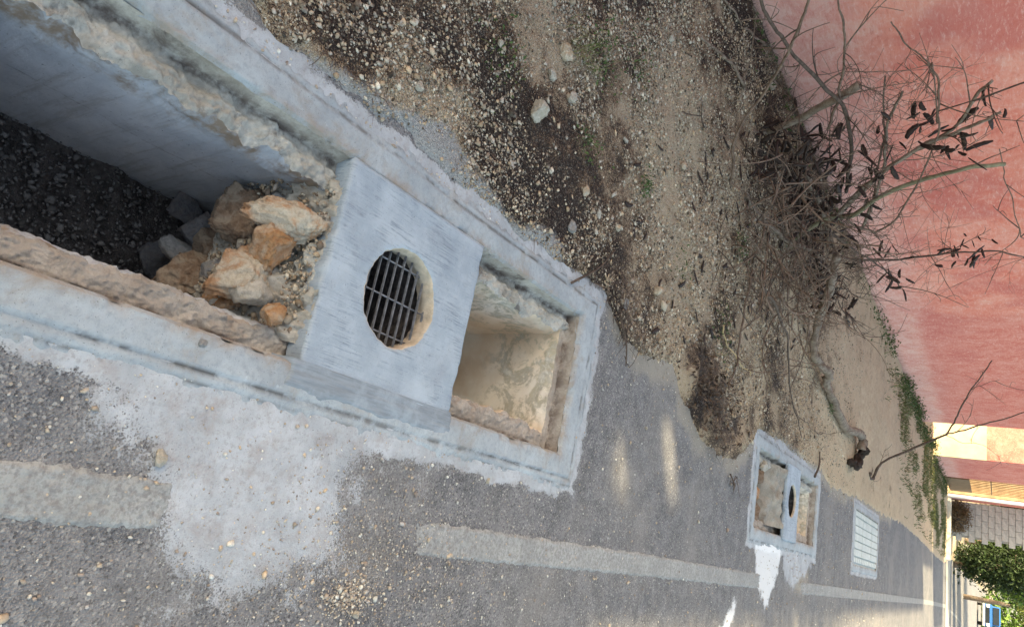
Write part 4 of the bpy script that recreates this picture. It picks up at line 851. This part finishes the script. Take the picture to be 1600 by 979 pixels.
# tangle of fine twigs at the foot
anchor = limbs[16][0]
for _ in range(230):
    px, py = random.gauss(1250, 50), random.uniform(200, 500); p = gnd(px, py, random.uniform(.02, .45)); p[0] = max(p[0], -3.55)
    if p[1] < 3.8: continue
    twig(p, RNG.normal(size=3) * [1, 1, .5], random.uniform(.25, .8), random.uniform(.0028, .0085), anchor if random.random() < .5 else limbs[13][0], curl=1.1, subs=random.randint(1, 4))
for _ in range(170):
    px, py = random.uniform(1270, 1470), random.uniform(110, 470); c = atX(px, py, random.uniform(-3.3, -2.6)); L_ = min(limbs[:18], key=lambda L: np.min(np.linalg.norm(L[1] - c, axis=1))); j = int(np.argmin(np.linalg.norm(L_[1] - c, axis=1)))
    d = c - L_[1][j] + RNG.normal(size=3) * .12; twig(L_[1][j], d, min(.9, max(.2, float(np.linalg.norm(d)) * 1.3)), random.uniform(.0016, .003), L_[0], curl=.8, subs=random.randint(2, 5))
# pods
def podmesh(seed):
    r = np.random.default_rng(seed); n = 9; a = np.linspace(-.5, .5, n) * r.uniform(.25, .8); Rr = .085 / max(.2, abs(a[-1] - a[0]))
    path = np.stack([Rr * np.sin(a), Rr * (1 - np.cos(a)), .004 * np.sin(a * 5)], 1); path[:, 0] += .042
    w = .0125 * np.sin(np.linspace(.25, np.pi - .2, n)) ** .5 * (1 + .12 * np.sin(np.arange(n) * 2.4)); th = np.linspace(0, 2 * np.pi, 6, endpoint=False)
    V = path[:, None] + np.stack([np.zeros((n, 6)), np.cos(th)[None] * w[:, None], np.sin(th)[None] * w[:, None] * .42], -1)
    V = np.vstack([V.reshape(-1, 3), path[:1], path[-1:]]); i = np.arange(n * 6).reshape(n, 6); j = np.roll(i, -1, 1)
    F = np.vstack([np.stack([i[:-1], j[:-1], j[1:], i[1:]], -1).reshape(-1, 4), np.stack([j[0], i[0], np.full(6, n * 6), np.full(6, n * 6)], -1), np.stack([i[-1], j[-1], np.full(6, n * 6 + 1), np.full(6, n * 6 + 1)], -1)])
    me = mixmesh('seed_pod', [(V, F)]); me.materials.append(M['pod']); return me
PODS = [podmesh(i) for i in range(6)]
def pod(loc, rot, sc, parent=None):
    me = random.choice(PODS); o = link('seed_pod', me, None, parent); o.location = loc; o.rotation_euler = rot; o.scale = (sc * random.uniform(.7, 1.35), sc * random.uniform(.7, 1.2), sc * random.uniform(.7, 1.2)); return o
CL = [(1450, 195, -2.9, 9, .09), (1482, 213, -2.9, 9, .08), (1425, 218, -2.85, 6, .07), (1500, 240, -2.9, 4, .06), (1310, 205, -3.0, 6, .1), (1345, 215, -3.0, 4, .1), (1500, 398, -2.9, 9, .09), (1530, 392, -2.92, 7, .07), (1470, 402, -2.88, 3, .06), (1215, 205, -3.05, 7, .09), (1232, 215, -3.1, 8, .1),
      (1375, 265, -2.85, 5, .1), (1385, 430, -2.6, 8, .1), (1400, 415, -2.6, 4, .1), (1320, 270, -2.95, 7, .12), (1340, 300, -2.9, 5, .12), (1200, 340, -2.5, 5, .15), (1240, 350, -2.6, 6, .16), (1290, 440, -2.55, 11, .14), (1260, 455, -2.45, 10, .14), (1310, 460, -2.55, 7, .12), (1270, 400, -2.65, 8, .15), (1230, 300, -2.9, 7, .15), (1270, 250, -3.2, 7, .15), (1190, 235, -3.0, 6, .12), (1560, 165, -2.95, 3, .05), (1290, 320, -2.9, 6, .15)]
CL += [(random.gauss(1255, 40), random.uniform(215, 480), random.uniform(-3.2, -2.5), 4, .14) for _ in range(45)]
for px, py, X0, n, sp in CL:
    c = atX(px, py, X0); best = min(limbs, key=lambda L: np.min(np.linalg.norm(L[1] - c, axis=1)))[0]
    for _ in range(n):
        p = c + RNG.normal(size=3) * sp * np.array([.7, 1, .8]); p[2] = max(p[2], .05); p[0] = max(p[0], WX + .05)
        pod(p - FT0, (random.uniform(0, 6.3), random.uniform(-1.3, .6), random.uniform(0, 6.3)), random.uniform(1.0, 1.6), best)
for _ in range(190):
    px, py = (random.gauss(1195, 60), random.uniform(190, 560)) if random.random() < .85 else (random.uniform(960, 1250), random.uniform(250, 680))
    g_ = gnd(px, py); s, z, dk, sand = fields(np.array([g_[0]]), np.array([g_[1]]))
    if s[0] < .1 or g_[0] < WX + .1: continue
    o = pod((g_[0], g_[1], z[0] + .008), (random.uniform(-.3, .3), random.uniform(-.15, .15), random.uniform(0, 6.3)), random.uniform(.7, 1.2))
    tag(o, 'loose dark brown seed pod lying on the dirt of the verge', 'seed pod', 'loose seed pods on the dirt')

# ------------------------------------------------------------------ stones that stand out on the verge and the road
ST = [(825, 175, .052, .04, .04, 'rock_white', 'large pale yellow broken stone on dark soil above the cover slab'), (645, 135, .022, .017, .014, 'rock_white', 'round pale stone in the grit nearest the drain rim'), (1020, 453, .04, .034, .03, 'rock_cream', 'smooth round cream stone on the verge past the drain box'),
      (872, 88, .05, .035, .03, 'rock_cream', 'tan stone beside a grass tuft near the top of the verge'), (884, 356, .034, .03, .02, 'rock_grey', 'flat grey stone on black soil beside the drain corner'), (247, 714, .02, .013, .012, 'rock_white', 'small white pebble on the painted line by the cement patch'),
      (850, 118, .03, .025, .02, 'rock_white', 'pale stone between the grass tuft and the large yellow stone'), (905, 300, .03, .018, .016, 'rock_cream', 'narrow orange tinted stone on black soil'), (955, 355, .028, .022, .016, 'rock_cream', 'tan oval stone on black soil right of the flat grey stone'), (883, 155, .03, .025, .02, 'rock_white', 'pale angular stone beside the large yellow stone'),
      (770, 72, .018, .014, .012, 'rock_white', 'small bluish white stone in the upper verge'), (968, 220, .03, .016, .014, 'rock_white', 'slim white stone in the middle of the verge'), (1060, 262, .04, .025, .02, 'rock_cream', 'buried tan stone in the sandy middle of the verge'), (1008, 669, .012, .01, .006, 'rock_white', 'white square chip on the asphalt past the drain'),
      (950, 305, .022, .016, .014, 'rock_white', 'pale pebble near the green seedling'), (928, 335, .022, .018, .014, 'rock_white', 'pale pebble between black soil and the narrow orange stone'), (1185, 138, .035, .03, .03, 'rock_white', 'white stone at the foot of the red wall'), (972, 475, .03, .02, .014, 'rock_grey', 'grey stone at the verge tip beside the asphalt'),
      (1040, 64, .03, .02, .018, 'rock_white', 'pale stone high on the sandy part of the verge'), (760, 751, .012, .009, .008, 'rock_white', 'white chip on the asphalt right of the drain frame'), (552, 958, .012, .011, .009, 'rock_white', 'white crumb in the spilt gravel by the lower picture edge'), (312, 535, .014, .011, .01, 'rock_grey', 'mortar crumb on the right rim of the nearest drain')]
for i, (px, py, rx, ry, rz, mt, lab) in enumerate(ST):
    g_ = gnd(px, py); on = py > 530; z0 = .006 if on else zdirt(g_[0], g_[1]); o = link('loose_stone', rockmesh('loose_stone', rx, ry, rz, 300 + i * 3, 4, 6), M[mt]); o.location = (g_[0], g_[1], z0 + rz * .35); o.rotation_euler = (0, 0, i * 1.3)
    tag(o, lab, 'stone', 'loose stones lying about')

# ------------------------------------------------------------------ litter, grass and weeds
def strips(name, P, L, W, mat, lift=.3, bend=.3, parent=None, stuff=True, up=0.0):
    """thin curved strips (stalks, needles, blades), 3 segments each"""
    n = len(P); a = RNG.uniform(0, 2 * np.pi, n); d = np.stack([np.cos(a), np.sin(a), RNG.uniform(0, lift, n) + up], 1); d /= np.linalg.norm(d, axis=1)[:, None]
    sd_ = np.stack([-np.sin(a), np.cos(a), np.zeros(n)], 1); b_ = RNG.normal(size=n)[:, None] * bend; g2 = np.array([0, 0, -1.]) * up * .35
    R_ = []
    for t_ in (0, .35, .7, 1):
        c = P + d * L[:, None] * t_ + sd_ * b_ * L[:, None] * t_ * t_ + g2 * L[:, None] * t_ * t_; w_ = W[:, None] * (1 - .75 * t_)
        R_ += [c - sd_ * w_, c + sd_ * w_]
    V = np.stack(R_, 1).reshape(-1, 3); o8 = (np.arange(n) * 8)[:, None]
    F = np.vstack([o8 + np.array([[0, 1, 3, 2]]), o8 + np.array([[2, 3, 5, 4]]), o8 + np.array([[4, 5, 7, 6]])]); me = meshq(name, V, F); attr(me, 'tint', np.repeat(RNG.uniform(0, 1, n), 8))
    o = link(name, me, mat, parent, False); return tag(o, kind='stuff') if stuff else o
N = 34000; X_ = RNG.uniform(-3.65, -.5, N); Y_ = .4 + 9 * RNG.uniform(0, 1, N) ** 1.5; s, z, dk, sand = fields(X_, Y_)
hp = sum(np.exp(-((X_ - gnd(px, py)[0]) ** 2 + (Y_ - gnd(px, py)[1]) ** 2) / r ** 2) * h for px, py, r, h in [(1100, 615, .18, 3), (1080, 575, .14, 2), (1112, 665, .1, 3), (1240, 300, .6, 1.2), (1280, 440, .5, 1.2), (1205, 570, .2, 1.5), (1195, 655, .08, 3), (1216, 665, .07, 3)])
ok = (s > .0) & inview(np.stack([X_, Y_, z], 1)) & (RNG.uniform(0, 1, N) < np.clip(dk * .8 - .02 + hp, 0, 1))
zp = z + .05 * np.clip(hp / 3, 0, 1) * RNG.uniform(0, 1, N)
P = np.stack([X_, Y_, zp + .004], 1)[ok]; n = len(P); strips('twig_litter', P, RNG.uniform(.02, .09, n), RNG.uniform(.0006, .0018, n), M['litter'], .35)
n = 900; pk = [(1085, 570), (1098, 610), (1105, 640), (1112, 665), (1120, 690), (1198, 560), (1205, 600), (1197, 655), (1216, 665), (962, 470), (972, 510)]; pc = np.array([gnd(*pk[i]) for i in RNG.integers(0, len(pk), n)])
P = pc + RNG.normal(size=(n, 3)) * np.array([.07, .12, 0]); P[:, 2] = fields(P[:, 0], P[:, 1])[1] + RNG.uniform(.005, .05, n); P = P[(np.interp(P[:, 1], EY, EX) - P[:, 0]) > -.04]
strips('stick_litter', P, RNG.uniform(.05, .17, len(P)), RNG.uniform(.0012, .0030, len(P)), M['litter'], .3, .35)
# dead leaves in the litter heap
n = 500; c = gnd(1098, 620); P = np.stack([RNG.normal(c[0], .12, n), RNG.normal(c[1], .28, n), np.zeros(n)], 1); P[:, 2] = [.02 + zdirt(a, b_) + random.uniform(0, .05) for a, b_, _ in P]
P = P[(np.interp(P[:, 1], EY, EX) - P[:, 0]) > -.02]; tag(leaf_cloud('dead_leaf_litter', P, .035, M['litter'], None, .2, .45), kind='stuff')
def tuft(px, py, nb, L, W, label, mat='grass', spread=.03, leaves=0):
    g_ = gnd(px, py); z0 = zdirt(g_[0], g_[1]); e = empty('grass_tuft' if not leaves else 'weed', (g_[0], g_[1], z0)); tag(e, label, 'grass' if not leaves else 'weed', 'small plants on the verge')
    P = np.stack([RNG.normal(0, spread, nb), RNG.normal(0, spread, nb), np.zeros(nb)], 1)
    q = strips('blades' if not leaves else 'stems', P, RNG.uniform(.5, 1.2, nb) * L, np.full(nb, W), M[mat], .5, .5, e, True, up=.7)
    if leaves: q = leaf_cloud('leaves', np.stack([RNG.normal(0, spread * 1.4, leaves), RNG.normal(0, spread * 1.4, leaves), RNG.uniform(.005, .05, leaves)], 1), .018, M['weed'], e, .4, .5); q['kind'] = 'stuff'
tuft(905, 95, 60, .16, .0016, 'loose green grass tuft near the top of the verge', spread=.06); tuft(885, 75, 30, .14, .0016, 'thin grass beside the tan stone high on the verge', spread=.05)
tuft(995, 290, 12, .04, .001, 'bright green seedling in the middle of the verge', leaves=110, spread=.022); tuft(905, 228, 14, .05, .001, 'green weed on dark soil above the drain corner', leaves=90, spread=.04)
tuft(1145, 385, 14, .06, .0012, 'green weed beside the cut branch end', leaves=120, spread=.05); tuft(930, 90, 16, .07, .001, 'dull green weed behind the grass tuft', leaves=140, spread=.07); tuft(985, 105, 12, .06, .001, 'small weed on the sandy upper verge', leaves=90, spread=.05)
tuft(770, 85, 20, .07, .001, 'low grey green weed above the drain by the upper edge', leaves=90, spread=.05); tuft(1055, 415, 10, .05, .001, 'faint green weed in the sandy middle of the verge', leaves=60, spread=.05); tuft(1115, 520, 16, .06, .001, 'green weed by the leaf litter heap', leaves=110, spread=.07); tuft(1290, 632, 16, .08, .0015, 'green sprout beside the fallen trunk', leaves=110, spread=.06)
# grass patches and wall-foot weeds further on
N = 26000; Y_ = RNG.uniform(11.5, 28.5, N); X_ = np.where(RNG.uniform(0, 1, N) < .62, RNG.normal(-1.95, .36, N), RNG.normal(-3.1, .35, N)); q = fbm(X_ * 2, Y_ * .6, 0, 3, 71)
s, z, dk, sand = fields(X_, Y_); pr = np.where(X_ > -2.5, sstep(14, 20, Y_), sstep(11, 16, Y_)) * np.clip(.5 + q, 0, 1); ok = (s > .15) & (X_ > WX + .05) & (RNG.uniform(0, 1, N) < pr)
P = np.stack([X_, Y_, z], 1)[ok]; n = len(P); strips('grass_patch', P, RNG.uniform(.05, .15, n), np.full(n, .009), M['grass'], .5, .4, up=.8)
N = 14000; Y_ = RNG.uniform(3.6, 27.5, N); X_ = WX + np.abs(RNG.normal(0, .16, N)) + .03; q = fbm(X_ * 3, Y_ * 1.1, 0, 3, 75); s, z, dk, sand = fields(X_, Y_)
ok = RNG.uniform(0, 1, N) < np.clip(sstep(9.5, 17, Y_) * .9 + .10, 0, 1) * np.clip(.55 + q, 0, 1); P = np.stack([X_, Y_, z + np.abs(RNG.normal(0, .07, N)) * np.clip(.3 + sstep(8, 14, Y_), 0, 1)], 1)[ok]
tag(leaf_cloud('wall_foot_weeds', P, .045, M['weed'], None, .3, .45), kind='stuff')
N = 3000; Y_ = RNG.uniform(3.8, 9, N); X_ = WX + np.abs(RNG.normal(0, .12, N)) + .03; s, z, dk, sand = fields(X_, Y_); strips('wall_foot_stalks', np.stack([X_, Y_, z], 1), RNG.uniform(.04, .14, N), np.full(N, .0011), M['litter'], .5, .5, up=.6)
# a few sticks lying about
for px0, py0, px1, py1, r, lab in [(893, 442, 962, 390, .006, 'dry stick with side twigs by the drain box corner'), (968, 490, 978, 572, .005, 'thin dark stick on the verge tip beside the asphalt'), (1273, 745, 1281, 705, .012, 'short dark stick by the second drain box'), (1141, 740, 1146, 765, .006, 'short dark twig on the asphalt near the leaf litter')]:
    a, b_ = gnd(px0, py0, .02), gnd(px1, py1, .03); mid = (a + b_) / 2 + np.array([.01, .01, .015]); parts = [tubeVF(spline([a, mid, b_], 12), np.linspace(r, r * .5, 12), 6, .2)]
    if r < .0065:
        for f in (.4, .6, .8): c = a + (b_ - a) * f; parts.append(tubeVF(spline([c, c + RNG.normal(size=3) * [.04, .04, .01], c + RNG.normal(size=3) * [.09, .09, .02] + [0, 0, .02]], 6), np.linspace(r * .5, r * .2, 6), 5))
    tag(link('stick', mixmesh('stick', parts), M['bark_dark']), lab, 'stick', 'sticks on the ground')
